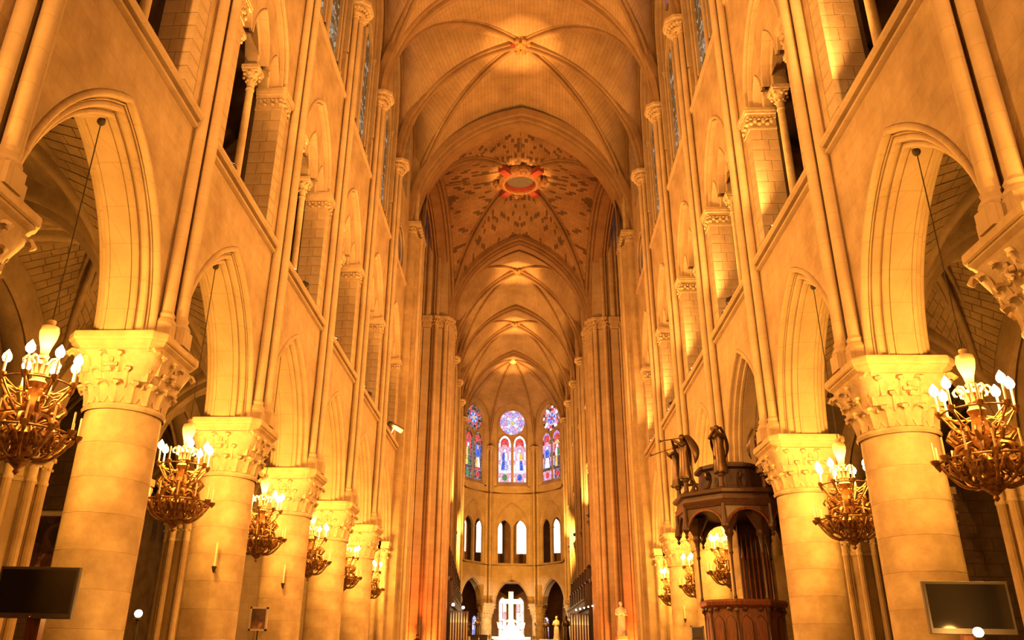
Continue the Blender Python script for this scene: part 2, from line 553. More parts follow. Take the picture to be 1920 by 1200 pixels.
wall_over_arches(mb, XT, TJ + .05, B - TJ - .05, TS + 0.02, TS - .02, [(t, a, h, TS - .02, 0.05) for t, a, h in subs], 8)
# the tympanum proper: strips between the sub-arches and the enclosing arch
def tymp(mb, x):
    n = 64
    for k in range(n):
        p, q = TJ + (B - 2 * TJ) * k / n, TJ + (B - 2 * TJ) * (k + 1) / n
        def lo(t):
            for tc, a, h in subs:
                if abs(t - tc) < a + .05:
                    return TS + archz(a, h, t - tc, .05)
            return TS - .02
        def hi(t):
            z = archz(TA, TRI, t - B / 2, 0.0)
            return TS + (z or 0)
        a0, a1, b0, b1 = lo(p), lo(q), hi(p), hi(q)
        if b0 > a0 or b1 > a1:
            mb.quadv((x, p, min(a0, b0)), (x, q, min(a1, b1)), (x, q, b1), (x, p, b0))
mb = MB()
tymp(mb, XT)
tymp(mb, XT + .66)
me_tymp = mb.mesh('tympanum', M_wall)
sprof = [(0.07, 0.0), (0.07, .06), (0.056, .06), (0.055, 0.0)] + arcs((0.02, 0.01), 0.035, 0.0, -pi, 5) + [(-0.018, 0.14), (-0.03, 0.14), (-0.03, 0.20)] + arcs((-.03, .26), .05, .6, -pi, 5) + [(-0.06, 0.33), (-.06, .50), (.05, .66)]
mesub = [MB().sweep(arch_frames(a, h, XT, t, TS - .02, 9), sprof).mesh('sub_arch', M_mould, 35) for t, a, h in subs]
# tribune column with base and capital
XC = WX + 0.60
def leafy_capital(mb, r0, r1, z0, z1, n=8, sq=True, c=(0, 0), leaf=0.05):
    h = z1 - z0
    mb.lathe([(r0 * 1.12, z0), (r0 * 1.18, z0 + h * .04), (r0 * 1.12, z0 + h * .08), (r0, z0 + h * .1), (r0 * 1.08, z0 + h * .4), (r1 * .92, z0 + h * .72)], 12, c)
    for k in range(n):
        a = 2 * pi * (k + .5) / n
        for (ra, za, s_) in ((r0 * 1.25, z0 + h * .38, .8), (r1 * 1.0, z0 + h * .62, 1.0)):
            mb.ball((c[0] + ra * cos(a), c[1] + ra * sin(a), za), leaf * s_, 6, 4, (1, 1, 1.1))
            a += pi / n
    w = r1 * (0.98 if sq else 1.05)
    if sq:
        mb.box(c[0] - w, c[0] + w, c[1] - w, c[1] + w, z0 + h * .74, z0 + h * .84)
        mb.box(c[0] - w * 1.12, c[0] + w * 1.12, c[1] - w * 1.12, c[1] + w * 1.12, z0 + h * .84, z1)
    else:
        mb.lathe([(w, z0 + h * .74), (w, z0 + h * .82), (w * 1.14, z0 + h * .88), (w * 1.14, z1)], 8, c, ph=pi / 8)
    return mb
me_tcol = MB().lathe([(0.105, ZSIL + .45), (0.10, 13.6), (0.097, 15.25)], 14).mesh('tribune_column', M_pier)
me_tcap = leafy_capital(MB(), 0.10, 0.21, 15.22, TS, 8, True, leaf=.045).mesh('capital', M_carve)
me_tbase = MB().box(-.17, .17, -.17, .17, ZSIL + .2, ZSIL + .30).lathe([(.165, ZSIL + .3), (.175, ZSIL + .33), (.13, ZSIL + .37), (.14, ZSIL + .42), (.105, ZSIL + .45)], 14).mesh('base', M_pier)
# jamb: ashlar corner blocks, each its own stone
def block(x0, x1, y0, y1, z0, z1, g=0.006):
    return MB().box(x0 + g, x1 - g, y0 + g, y1 - g, z0 + g, z1 - g)
NC, CH = 11, (15.25 - ZSIL - .2) / 11
me_jcore = MB().box(WX + .03, WX + .84, 0.30, TJ - .03, ZSIL + .2, TS).mesh('jamb_core', M_joint)
me_jst = []
for kind in range(2):
    if kind == 0:
        me_jst.append([block(WX, WX + .30, .34, TJ, 0, CH).mesh('stone', M_block), block(WX + .30, WX + .74, .55, TJ, 0, CH).mesh('stone', M_block)])
    else:
        me_jst.append([block(WX, WX + .46, .34, TJ, 0, CH).mesh('stone', M_block), block(WX + .46, WX + .74, .55, TJ, 0, CH).mesh('stone', M_block)])
def jamb_capital():
    mb = MB()
    mb.box(WX - .02, WX + .74, .50, TJ + .02, 15.25, 15.31)
    mb.box(WX, WX + .74, .5, TJ, 15.31, 15.62)
    rnd = random.Random(3)
    for k in range(5):
        mb.ball((WX - .02, .60 + .11 * k, 15.42 + .08 * (k % 2)), .062, 6, 4)
        mb.ball((WX - .03, .60 + .11 * k, 15.56), .055, 6, 4)
    for k in range(6):
        mb.ball((WX + .05 + .11 * k, TJ + .02, 15.42 + .08 * (k % 2)), .062, 6, 4)
        mb.ball((WX + .05 + .11 * k, TJ + .03, 15.56), .055, 6, 4)
    mb.box(WX - .05, WX + .74, .46, TJ + .05, 15.62, 15.72)
    mb.box(WX - .10, WX + .74, .42, TJ + .10, 15.72, 15.80)
    mb.box(WX - .12, WX + .74, .40, TJ + .12, 15.80, TS)
    return mb
me_jcap = jamb_capital().mesh('jamb_capital', M_carve)

# clerestory storey
WT0, WT1 = 0.66, B - 0.66
ZG = 21.7
XG = WX + 0.26
wh = (WT1 - WT0) / 2
def clerestory(rose=False):
    mb = MB()
    z0 = 20.6
    wall_over_arches(mb, WX, 0, B, 33.6, z0, [(B / 2, wh, 3.2, 28.3, 0.0)])
    mb.quadv((WX, WT0, 20.6), (WX, WT1, 20.6), (XG + .05, WT1, ZG), (XG + .05, WT0, ZG))
    mb.quadv((WX, WT0, z0), (XG + .1, WT0, z0), (XG + .1, WT0, 28.3), (WX, WT0, 28.3))
    mb.quadv((WX, WT1, z0), (XG + .1, WT1, z0), (XG + .1, WT1, 28.3), (WX, WT1, 28.3))
    mb.sweep(arch_frames(wh, 3.2, WX, B / 2, 28.3, 12), [(0, 0), (0, .75)])
    return mb
me_cler = clerestory().mesh('clerestory_wall', M_wall)
me_fmould = MB().sweep(arch_frames(wh, 3.2, WX, B / 2, 28.3, 12, stilt=6.0), [(0.10, 0.0)] + arcs((0.04, -.01), .06, 0, -pi, 6) + [(-.02, .12), (-.035, .12), (-.035, .08)] + arcs((-.06, .18), .05, .4, -pi, 5) + [(-.1, .25)]).mesh('window_moulding', M_mould, 35)
LA, LS, LR = 0.84, 26.4, 1.25    # lancets
lt = [B / 2 - 0.98, B / 2 + 0.98]
OZ, OR = 29.55, 0.95
def tracery(x, th):
    mb = MB()
    n = 72
    for xx in (x, x + th):
        for k in range(n):
            p, q = WT0 + 2 * wh * k / n, WT0 + 2 * wh * (k + 1) / n
            def segs(t):
                hi = 28.3 + (archz(wh, 3.2, t - B / 2) or 0)
                o = []
                lo = ZG
                for tc in lt:
                    if abs(t - tc) < LA:
                        lo = LS + archz(LA, LR, t - tc)
                dt = abs(t - B / 2)
                if dt < OR:
                    dz = sqrt(OR * OR - dt * dt)
                    return [(lo, max(lo, OZ - dz)), (min(OZ + dz, hi), hi)]
                return [(lo, hi), (hi, hi)]
            for (a, b), (c, d) in zip(segs(p + 1e-4), segs(q - 1e-4)):
                if b > a or d > c:
                    mb.quadv((xx, p, a), (xx, q, c), (xx, q, d), (xx, p, b))
    for tc in lt:
        mb.sweep(arch_frames(LA, LR, x, tc, LS, 8, stilt=LS - ZG), [(0, -.04), (-.05, 0), (-.05, th)])
    for tt in (WT0 + .07, B / 2 - .07, B / 2 + .07, WT1 - .07):
        mb.lathe([(.10, ZG - .5), (.10, ZG - .35), (.065, ZG - .3), (.065, LS - .25), (.10, LS - .2), (.07, LS - .16), (.12, LS - .02), (.13, LS + .05)], 8, (x - .06, tt))
    ring = []
    for k in range(28):
        a = 2 * pi * k / 28
        d = Vector((0, cos(a), sin(a)))
        ring.append((Vector((x, B / 2, OZ)) + d * OR, d, Vector((1, 0, 0))))
    mb.rings([[p + nn * u + b * v for u, v in [(0, -.05), (-.06, 0), (-.06, th)]] for p, nn, b in ring], closed=False, caps=False, cyc=True)
    return mb
me_tracery = tracery(XG, 0.25).mesh('tracery', M_mould)
def pane_poly(pts, x, th=0.02):
    mb = MB()
    mb.rings([[(x, t, z) for t, z in pts], [(x + th, t, z) for t, z in pts]], closed=True, caps=True)
    return mb
XP = XG + 0.12
lan_panes = []
zs = [ZG, 22.9, 24.1, 25.25, LS + .05]
for a, b in zip(zs[:-1], zs[1:]):
    lan_panes.append([(-LA + .06, a + .02), (-.02, a + .02), (-.02, b - .02), (-LA + .06, b - .02)])
    lan_panes.append([(.02, a + .02), (LA - .06, a + .02), (LA - .06, b - .02), (.02, b - .02)])
hp = [(t, LS + z) for t, z, _, _ in arch(LA - .06, LR - .05, 0, 6)]
lan_panes.append(hp)
me_lan = [pane_poly(p, XP).mesh('pane', G['s'], 0) for p in lan_panes]
me_ocu = []
for k in range(8):
    a0, a1 = 2 * pi * k / 8 + .04, 2 * pi * (k + 1) / 8 - .04
    me_ocu.append(pane_poly([(.32 * cos(a0), OZ + .32 * sin(a0)), (.88 * cos(a0), OZ + .88 * sin(a0)), (.9 * cos((a0 + a1) / 2), OZ + .9 * sin((a0 + a1) / 2)), (.88 * cos(a1), OZ + .88 * sin(a1)), (.32 * cos(a1), OZ + .32 * sin(a1))], XP).mesh('pane', G['s' if k % 2 else 'b'], 0))
me_ocu.append(pane_poly([(.28 * cos(2 * pi * k / 12), OZ + .28 * sin(2 * pi * k / 12)) for k in range(12)], XP).mesh('pane', G['w'], 0))

# last bay before the crossing: round traceried opening below a shorter window
def early_bay():
    mb = MB()
    n = 60
    zc, rc = 21.6, 1.15
    for k in range(n):
        p, q = B * k / n, B * (k + 1) / n
        def sg(t):
            dt = abs(t - B / 2)
            top = 33.6
            w1 = 1.0
            if dt < rc:
                dz = sqrt(rc * rc - dt * dt)
                a = [(20.4, zc - dz)]
            else:
                a = [(20.4, zc)]
                dz = 0
            if dt < w1:
                a += [(zc + dz, 25.2), (29.0 + archz(w1, 1.4, dt), top)]
            else:
                a += [(zc + dz, 25.2), (25.2, top)]
            return a
        for (a, b), (c, d) in zip(sg(p + 1e-4), sg(q - 1e-4)):
            mb.quadv((WX, p, a), (WX, q, c), (WX, q, d), (WX, p, b))
    for k in range(32):
        a, b2 = 2 * pi * k / 32, 2 * pi * (k + 1) / 32
        mb.quadv(*[(x, B / 2 + rc * cos(t), zc + rc * sin(t)) for x, t in ((WX, a), (WX, b2), (WX + .7, b2), (WX + .7, a))])
    mb.sweep(arch_frames(1.0, 1.4, WX, B / 2, 29.0, 9, stilt=3.8), [(0, 0), (0, .7)])
    mb.quadv((WX, B / 2 - 1, 25.2), (WX, B / 2 + 1, 25.2), (WX + .7, B / 2 + 1, 25.6), (WX + .7, B / 2 - 1, 25.6))
    return mb
me_early = early_bay().mesh('clerestory_wall', M_wall)
def rose_ring():
    mb = MB()
    zc, rc = 21.6, 1.15
    for r_, x_ in ((1.15, WX), (1.02, WX + .12)):
        fr = []
        for k in range(32):
            a = 2 * pi * k / 32
            fr.append([(x_ + .055 * cos(t) - .02, B / 2 + (r_ + .055 * sin(t)) * cos(a), zc + (r_ + .055 * sin(t)) * sin(a)) for t in [2 * pi * j / 6 for j in range(6)]])
        mb.rings(fr, closed=True, caps=False, cyc=True)
    for k in range(8):
        a = 2 * pi * k / 8
        mb.tube([(WX + .4, B / 2 + .25 * cos(a), zc + .25 * sin(a)), (WX + .4, B / 2 + 1.1 * cos(a), zc + 1.1 * sin(a))], .05, 6)
    for k in range(40):
        a = 2 * pi * k / 40
        mb.ball((WX - .02, B / 2 + 1.28 * cos(a), zc + 1.28 * sin(a)), .06, 5, 4)
    mb.rings([[(WX + .4 + .05 * cos(t), B / 2 + (.25 + .05 * sin(t)) * cos(a), zc + (.25 + .05 * sin(t)) * sin(a)) for t in [2 * pi * j / 5 for j in range(5)]] for a in [2 * pi * k / 16 for k in range(16)]], closed=True, caps=False, cyc=True)
    return mb
me_rosering = rose_ring().mesh('wheel_tracery', M_mould)
me_eglass = [pane_poly([(-.95, 25.6), (-.03, 25.6), (-.03, 29.0), (-.95, 29.0)], WX + .6).mesh('pane', G['s'], 0), pane_poly([(.03, 25.6), (.95, 25.6), (.95, 29.0), (.03, 29.0)], WX + .6).mesh('pane', G['s'], 0),
             pane_poly([(t, 29.04 + z) for t, z, _, _ in arch(.95, 1.3, 0, 6)], WX + .6).mesh('pane', G['s'], 0)]

# wall shafts
def shaft_parts():
    col = MB().lathe([(0.115, 7.30), (0.112, 14), (0.11, 24.3)], 14)
    base = MB().box(-.19, .19, -.17, .17, ZAB, 7.02).lathe([(.185, 7.02), (.2, 7.06), (.175, 7.12), (.135, 7.18), (.15, 7.24), (.118, 7.30)], 14)
    return col.mesh('colonnette', M_mould), base.mesh('base', M_mould)
me_shaft, me_sbase = shaft_parts()
def shaft_capital():
    mb = MB()
    for x, y in ((6.12, 0), (6.27, .26), (6.27, -.26)):
        mb.lathe([(.13, 24.25), (.145, 24.29), (.12, 24.33), (.14, 24.5), (.21, 24.74)], 10, (x, y))
    rnd = random.Random(5)
    for k in range(22):
        a = pi / 2 + pi * (k % 11) / 10.0
        rr = .24 + .10 * (k // 11)
        mb.ball((6.27 + rr * cos(a) * 1.15, rr * sin(a) * 1.45, 24.48 + .17 * (k // 11)), .075 + .02 * rnd.random(), 6, 4)
    ring = [(6.75, -.50), (6.05, -.50), (5.74, -.26), (5.74, .26), (6.05, .50), (6.75, .50)]
    mb.rings([[(x, y, 24.74) for x, y in ring], [(x, y, 24.80) for x, y in ring], [(x - .04 if x < 6.5 else x, y * 1.1, 24.86) for x, y in ring], [(x - .04 if x < 6.5 else x, y * 1.1, ZSPR) for x, y in ring]], closed=True)
    return mb
me_scap = shaft_capital().mesh('shaft_capital', M_carve)

me_plain = MB().box(WX, WX + .6, 0, B, ZSIL, 33.6).mesh('upper_wall', M_wall)
walls = {}
FIRST = -2
stone_n = {-1: 0, 1: 0}
winno = [0]
for s, nm in ((-1, 'left'), (1, 'right')):
    w = empty('wall_' + nm, label='arcaded limestone nave wall on the %s with tribune gallery and clerestory above' % nm, cat='wall', kind='structure')
    w.scale = (s, 1, 1)
    walls[s] = w
    for i in range(FIRST, 6):
        y = YS(s, i)
        sp = inst('arcade_wall', me_spandrel, w, (0, y, 0))
        inst('arch_moulding', me_arcmould, sp)
        inst('string_course', me_sill, sp)
        if i < 0:
            inst('upper_wall', me_plain, w, (0, y, 0))
            continue
        tb = inst('tribune_wall', me_trib, w, (0, y, 0))
        inst('enclosing_arch', me_earch, tb)
        inst('tympanum', me_tymp, tb)
        for m_ in mesub: inst('sub_arch', m_, tb)
        for flip in (0, 1):
            loc = (0, B, 0) if flip else (0, 0, 0)
            sc = (1, -1, 1) if flip else (1, 1, 1)
            inst('jamb_capital', me_jcap, tb, loc, scale=sc)
            inst('jamb_core', me_jcore, tb, loc, scale=sc)
            for c in range(NC):
                for st in me_jst[c % 2]:
                    inst('stone', st, tb, (0, loc[1], ZSIL + .2 + c * CH), scale=sc)
        for t in (C1, C2):
            tc = inst('tribune_column', me_tcol, w, (XC, y + t, 0))
            inst('capital', me_tcap, tc); inst('base', me_tbase, tc)
        if i < 5:
            cl = inst('clerestory_wall', me_cler, w, (0, y, 0))
            inst('string_course', me_csill, cl)
            inst('window_moulding', me_fmould, cl)
            winno[0] += 1
            wd = inst('window_%d' % winno[0], me_tracery, None, (0, y, 0), scale=(s, 1, 1))
            tag(wd, 'tall twin-lancet leaded window with a round light above, %s clerestory bay %s' % (nm, ['just outside the top of the view', 'first of the row', 'second of the row', 'third of the row', 'fourth of the row'][i]), 'window', 'nave clerestory windows', 'structure')
            for tc_ in lt:
                for m_ in me_lan: inst('pane', m_, wd, (0, tc_, 0))
            for m_ in me_ocu: inst('pane', m_, wd, (0, B / 2, 0))
        else:
            cl = inst('clerestory_wall', me_early, w, (0, y, 0))
            inst('string_course', me_csill, cl)
            inst('wheel_tracery', me_rosering, cl)
            winno[0] += 1
            wd = empty('window_%d' % winno[0], (0, y, 0), label='short single window above the round wheel opening by the crossing, %s wall' % nm, cat='window', kind='structure')
            wd.scale = (s, 1, 1)
            for m_ in me_eglass: inst('pane', m_, wd, (0, B / 2, 0))
    for i in range(0, 6):
        y = YS(s, i)
        for dx, dy in ((6.12, 0), (6.27, -.26), (6.27, .26)):
            c = inst('colonnette', me_shaft, w, (dx, y + dy, 0))
            inst('base', me_sbase, c)
        inst('shaft_capital', me_scap, w, (0, y, 0))
    # gallery behind the tribune and the outer shell of the upper wall
    g = MB()
    y0, y1 = YS(s, FIRST), YS(s, 6)
    g.quadv((11.6, y0, ZSIL), (11.6, y1, ZSIL), (11.6, y1, 20), (11.6, y0, 20))
    g.quadv((WX + .1, y0, ZSIL + .1), (WX + .1, y1, ZSIL + .1), (11.6, y1, ZSIL + .1), (11.6, y0, ZSIL + .1))
    for yy in (y0, y1):
        g.quadv((WX + .5, yy, ZSIL), (11.6, yy, ZSIL), (11.6, yy, 20), (WX + .5, yy, 20))
    nq = 8
    rows = [[(WX + .35 + (5.1) * (1 - cos(pi / 2 * k / nq)) , yy, 15.6 + 4.2 * cos(pi / 2 * k / nq)) for k in range(nq + 1)] for yy in (y0, y1)]
    rows = [[(11.6 - 5.2 * cos(pi / 2 * k / nq), yy, 15.2 + 4.6 * sin(pi / 2 * (1 - abs(1 - k / nq * 1.0)))) for k in range(nq + 1)] for yy in (y0, y1)]
    rows = [[(WX + .4 + 5.2 * k / nq, yy, 16.2 + 3.3 * sin(pi * k / nq) ** .8) for k in range(nq + 1)] for yy in (y0, y1)]
    g.grid(rows)
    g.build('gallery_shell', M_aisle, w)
    for i in range(FIRST, 7):
        yy = YS(s, i)
        pts = [(WX + .5 + 5.0 * k / 12, yy, 15.9 + 3.4 * sin(pi * k / 12) ** .8) for k in range(13)]
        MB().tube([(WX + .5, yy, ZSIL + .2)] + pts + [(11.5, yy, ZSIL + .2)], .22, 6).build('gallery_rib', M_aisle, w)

# ------------------------------------------------------------------ vault helpers
def halfarc(P0, P1, z0, h, n=12):
    P0, P1 = Vector(P0), Vector(P1)
    l = (P1 - P0).length
    out = []
    if h >= l * 0.999:
        Rr = (l * l + h * h) / (2 * l)
        th = math.atan2(h, -(l - Rr))
        for k in range(n + 1):
            a = th * k / n
            u = l - ((l - Rr) + Rr * cos(a))
            out.append(((P0 + (P1 - P0) * (u / l)).to_3d() + Vector((0, 0, z0 + Rr * sin(a)))))
    else:
        Rr = (l * l + h * h) / (2 * h)
        th = math.asin(min(1, l / Rr))
        for k in range(n + 1):
            a = th * (1 - k / n)
            u = l - Rr * sin(a)
            out.append((P0 + (P1 - P0) * (u / l)).to_3d() + Vector((0, 0, z0 + h - Rr * (1 - cos(a)))))
    return out
def rib_prof(w, h):
    half = [(h, -w / 2), (h * .66, -w / 2)]
    half += [(h * .50 - .13 * w * sin(t), -w / 2 + .13 * w - .13 * w * cos(t)) for t in [pi * k / 5 for k in range(6)]]
    half += [(h * .80, -w * .235), (h * .80, -w * .185)]
    half += [(h * .24 - h * .24 * cos(-pi / 2 + pi * k / 8), w * .20 * sin(-pi / 2 + pi * k / 8)) for k in range(4)]
    return half + [(0.0, 0.0)] + [(u, -v) for u, v in reversed(half)]
def big_prof(w, h):
    q = w / 2
    p = [(h, -q), (h * .55, -q)]
    p += [(h * .40 - .10 * sin(t), -q + .10 - .10 * cos(t)) for t in [pi * k / 6 for k in range(7)]]
    p += [(h * .28, -q + .22), (h * .02, -q + .24)]
    p += [(h * .02, q - .24), (h * .28, q - .22)]
    p += [(h * .40 - .10 * sin(t), q - .10 + .10 * cos(t)) for t in [pi - pi * k / 6 for k in range(7)]]
    p += [(h * .55, q), (h, q)]
    return p
def rib_mesh(pts, prof, cen):
    """sweep a rib profile along pts; cen = a point inside the arch"""
    pts = [Vector(p) for p in pts]
    d = pts[-1] - pts[0]
    pl = Vector((d.x, d.y, 0))
    if pl.length < 1e-6:
        pl = Vector((pts[len(pts) // 2] - pts[0])); pl.z = 0
    pl.normalize()
    b = Vector((-pl.y, pl.x, 0))
    fr = []
    for k, p in enumerate(pts):
        T = (pts[min(k + 1, len(pts) - 1)] - pts[max(k - 1, 0)]).normalized()
        nn = T.cross(b).normalized()
        if nn.dot(p - Vector(cen)) < 0: nn = -nn
        if k == len(pts) - 1 and nn.z > .5: nn = Vector((0, 0, 1 / nn.z))
        fr.append((p, nn, b))
    return MB().sweep(fr, prof)
def ruled(A, Bc, m=8, u0=0.0):
    """ruled patch between two equally sampled curves, UV in metres: u along the rule, v along the curve"""
    rows, uvs = [], []
    v = 0.0
    for k in range(len(A)):
        if k:
            v += ((A[k] - A[k - 1]).length + (Bc[k] - Bc[k - 1]).length) / 2
        ln = (A[k] - Bc[k]).length
        rows.append([A[k].lerp(Bc[k], j / m) for j in range(m + 1)])
        uvs.append([(u0 + ln * j / m, v) for j in range(m + 1)])
    return rows, uvs
def quad_cells(c, ctr, z0, hs, hc, n=12, zoff=0.0):
    """c: 4 plan corners in order; hs: rise of each side arch; returns list of patches (A curve, B curve)"""
    out = []
    ctr = Vector(ctr)
    for k in range(4):
        a, b = Vector(c[k]), Vector(c[(k + 1) % 4])
        mid = (a + b) / 2
        for P in (a, b):
            out.append((halfarc(P, mid, z0, hs[k] + zoff, n), halfarc(P, ctr, z0, hc + zoff, n)))
    return out

ceil = empty('ceiling', label='ribbed stone vault high over the nave, crossing and choir', cat='vault', kind='structure')
VA = 6.02
def warp(p):
    return Vector((p.x, p.y + SKEW * p.x, p.z))
def wl(pts): return [warp(p) for p in pts]
def sexpartite(cx, cy, a, L, z0, ht, hd, hm, wallz, xf, mat, rk=1.0, name='vault_bay'):
    """xf: maps local points to the world"""
    e = empty(name); e.parent = ceil
    webs = MB()
    off = 0.33
    for sy in (-1, 1):
        for sx in (-1, 1):
            cor = Vector((sx * a, sy * L)); mid = Vector((sx * a, 0)); o = Vector((0, 0))
            T = halfarc(cor, Vector((0, sy * L)), z0, ht + off, 16)
            D = halfarc(cor, o, z0, hd + off, 16)
            M_ = halfarc(mid, o, z0, hm + off, 16)
            webs.grid(*ruled([xf(p) for p in T], [xf(p) for p in D]))
            xw = sx * (a + .34)
            n1 = 7
            W1, W2 = [], []
            for k in range(n1 + 1):
                f = k / n1
                zz = z0 + (wallz - z0) * sin(f * pi / 2) ** .8
                yy = 1 - (1 - cos(f * pi / 2)) ** 1.3
                W1.append(Vector((xw, sy * (L / 2 + L / 2 * yy), zz)))
                W2.append(Vector((xw, sy * (L / 2 - L / 2 * yy), zz)))
            ap = Vector((xw, sy * L / 2, wallz)); bo = Vector((0, 0, z0 + hd + off))
            rid = [ap.lerp(bo, k / 9) + Vector((0, 0, .25 * sin(pi * k / 9))) for k in range(1, 10)]
            webs.grid(*ruled([xf(p) for p in D], [xf(p) for p in W1 + rid]))
            webs.grid(*ruled([xf(p) for p in M_], [xf(p) for p in W2 + rid]))
    webs.build('vault_web', mat, e, 50)
    cen = xf(Vector((0, 0, z0)))
    for sy in (-1, 1):
        for sx in (-1, 1):
            D = [xf(p) for p in halfarc(Vector((sx * a, sy * L)), Vector((0, 0)), z0, hd, 20)]
            rib_mesh(D, rib_prof(.46 * rk, .50 * rk), cen).build('rib', M_rib, e, 40)
    for sx in (-1, 1):
        D = [xf(p) for p in halfarc(Vector((sx * a, 0)), Vector((0, 0)), z0, hm, 20)]
        rib_mesh(D, rib_prof(.44 * rk, .50 * rk), cen).build('rib', M_rib, e, 40)
    # wall ribs
    for sx in (-1, 1):
        for sy in (-1, 1):
            pts = []
            for k in range(17):
                f = abs(k - 8) / 8
                zz = z0 + (wallz - .12 - z0) * sin((1 - f) * pi / 2) ** .8
                yy = 1 - (1 - cos((1 - f) * pi / 2)) ** 1.3
                pts.append(xf(Vector((sx * (a + .28), sy * (L / 2 + (L / 2) * yy * (1 if k > 8 else -1)), zz))))
            MB().tube(pts, .10, 6).build('wall_rib', M_rib, e)
    kb = MB()
    bz = z0 + hd
    c0 = xf(Vector((0, 0, bz)))
    kb.lathe([(.34, c0.z + .25), (.36, c0.z - .02), (.30, c0.z - .12), (.16, c0.z - .16), (.14, c0.z - .2), (.07, c0.z - .2), (.07, c0.z - .05)], 14, (c0.x, c0.y))
    key = kb.build('keystone', M_keyst, e)
    for k in range(8):
        a_ = pi * k / 4 + pi / 8
        MB().ball((c0.x + .50 * cos(a_), c0.y + .50 * sin(a_), c0.z + .02), .15, 7, 5, (1, 1, 1.0)).build('carved_head', M_keyst if k % 4 else M_redp, key)
    return e
def transverse(xf, a, z0, h, prof, y, par, name='transverse_rib'):
    l = [xf(p) for p in halfarc(Vector((-a, y)), Vector((0, y)), z0, h, 20)]
    r = [xf(p) for p in halfarc(Vector((a, y)), Vector((0, y)), z0, h, 20)]
    cen = (l[0] + r[0]) / 2
    for q in (l, r):
        rib_mesh(q, prof, cen).build(name, M_rib, par, 40)

ymid = lambda i: (YL(i) + YR(i)) / 2
for c_i in (5, 3, 1, -1):
    yc = ymid(c_i)
    e = sexpartite(0, 0, VA, B, ZSPR, 7.55, 7.95, 7.85, 31.7, lambda p, yc=yc: warp(Vector((p.x, p.y + yc, p.z))), M_web)
    transverse(lambda p, yc=yc: warp(Vector((p.x, p.y + yc, p.z))), VA, ZSPR, 7.45, big_prof(.72, .55), -B, e)

# ------------------------------------------------------------------ west end (behind the camera)
ww = MB().box(-7.4, 7.4, -4.4, -3.6, 0, 34).build('wall_back', M_wall)
tag(ww, 'plain west wall closing the nave behind the photographer', 'wall', kind='structure')

# ------------------------------------------------------------------ crossing
ZX = 24.4
xw = empty('vault_bay'); xw.parent = ceil
Wl, Wr = Vector((-6.0, 40.0)), Vector((6.0, 41.2))
El, Er = choir(-5.25, 3.4).to_2d(), choir(5.25, 3.4).to_2d()
ctr = (Wl + Wr + El + Er) / 4
cells = quad_cells([Wl, Wr, Er, El], ctr, ZX, [7.6, 7.2, 7.2, 7.2], 8.35, 16, .35)
webs = MB()
for A, Bc in cells:
    webs.grid(*ruled(A, Bc, 10))
webs.build('vault_web', M_webx, xw, 50)
cen = Vector((ctr.x, ctr.y, ZX))
for P in (Wl, Wr, Er, El):
    pts = halfarc(P, ctr, ZX, 8.35, 22)[:-3]
    rib_mesh(pts, rib_prof(.55, .55), cen).build('rib', M_rib, xw, 40)
def span_arch(P, Q, z0, h, prof, par, nm):
    m_ = (P + Q) / 2
    c_ = Vector((m_.x, m_.y, z0))
    for a_ in (P, Q):
        rib_mesh(halfarc(a_, m_, z0, h, 20), prof, c_).build(nm, M_rib, par, 40)
def wide_prof(w, h):
    q = w / 2
    p = [(h, -q)]
    for sgn in (-1, 1):
        pr = [(h * .7, q), (h * .62, q - .02)] + [(h * .50 - .11 * sin(t), q - .12 + .11 * cos(t)) for t in [pi * k / 6 for k in range(7)]] + [(h * .42, q - .27)] + [(h * .24 - .1 * sin(t), q - .36 + .1 * cos(t)) for t in [pi * k / 6 for k in range(7)]] + [(h * .08, q - .48), (0, q - .5)]
        if sgn < 0:
            p += [(u, -v) for u, v in pr]
        else:
            p += pr[::-1]
    return p + [(h, q)]
span_arch(Vector((-5.95, 40.3)), Vector((5.95, 41.5)), ZX, 7.45, wide_prof(1.9, .75), xw, 'crossing_arch')
span_arch(choir(-4.95, 3.6).to_2d(), choir(4.95, 3.6).to_2d(), ZX, 7.0, wide_prof(1.7, .75), xw, 'crossing_arch')
span_arch(Vector((-6.3, 40.5)), choir(-5.7, 3.0).to_2d(), ZX, 7.0, wide_prof(1.6, .7), xw, 'crossing_arch')
span_arch(Vector((6.3, 41.7)), choir(5.7, 3.0).to_2d(), ZX, 7.0, wide_prof(1.6, .7), xw, 'crossing_arch')
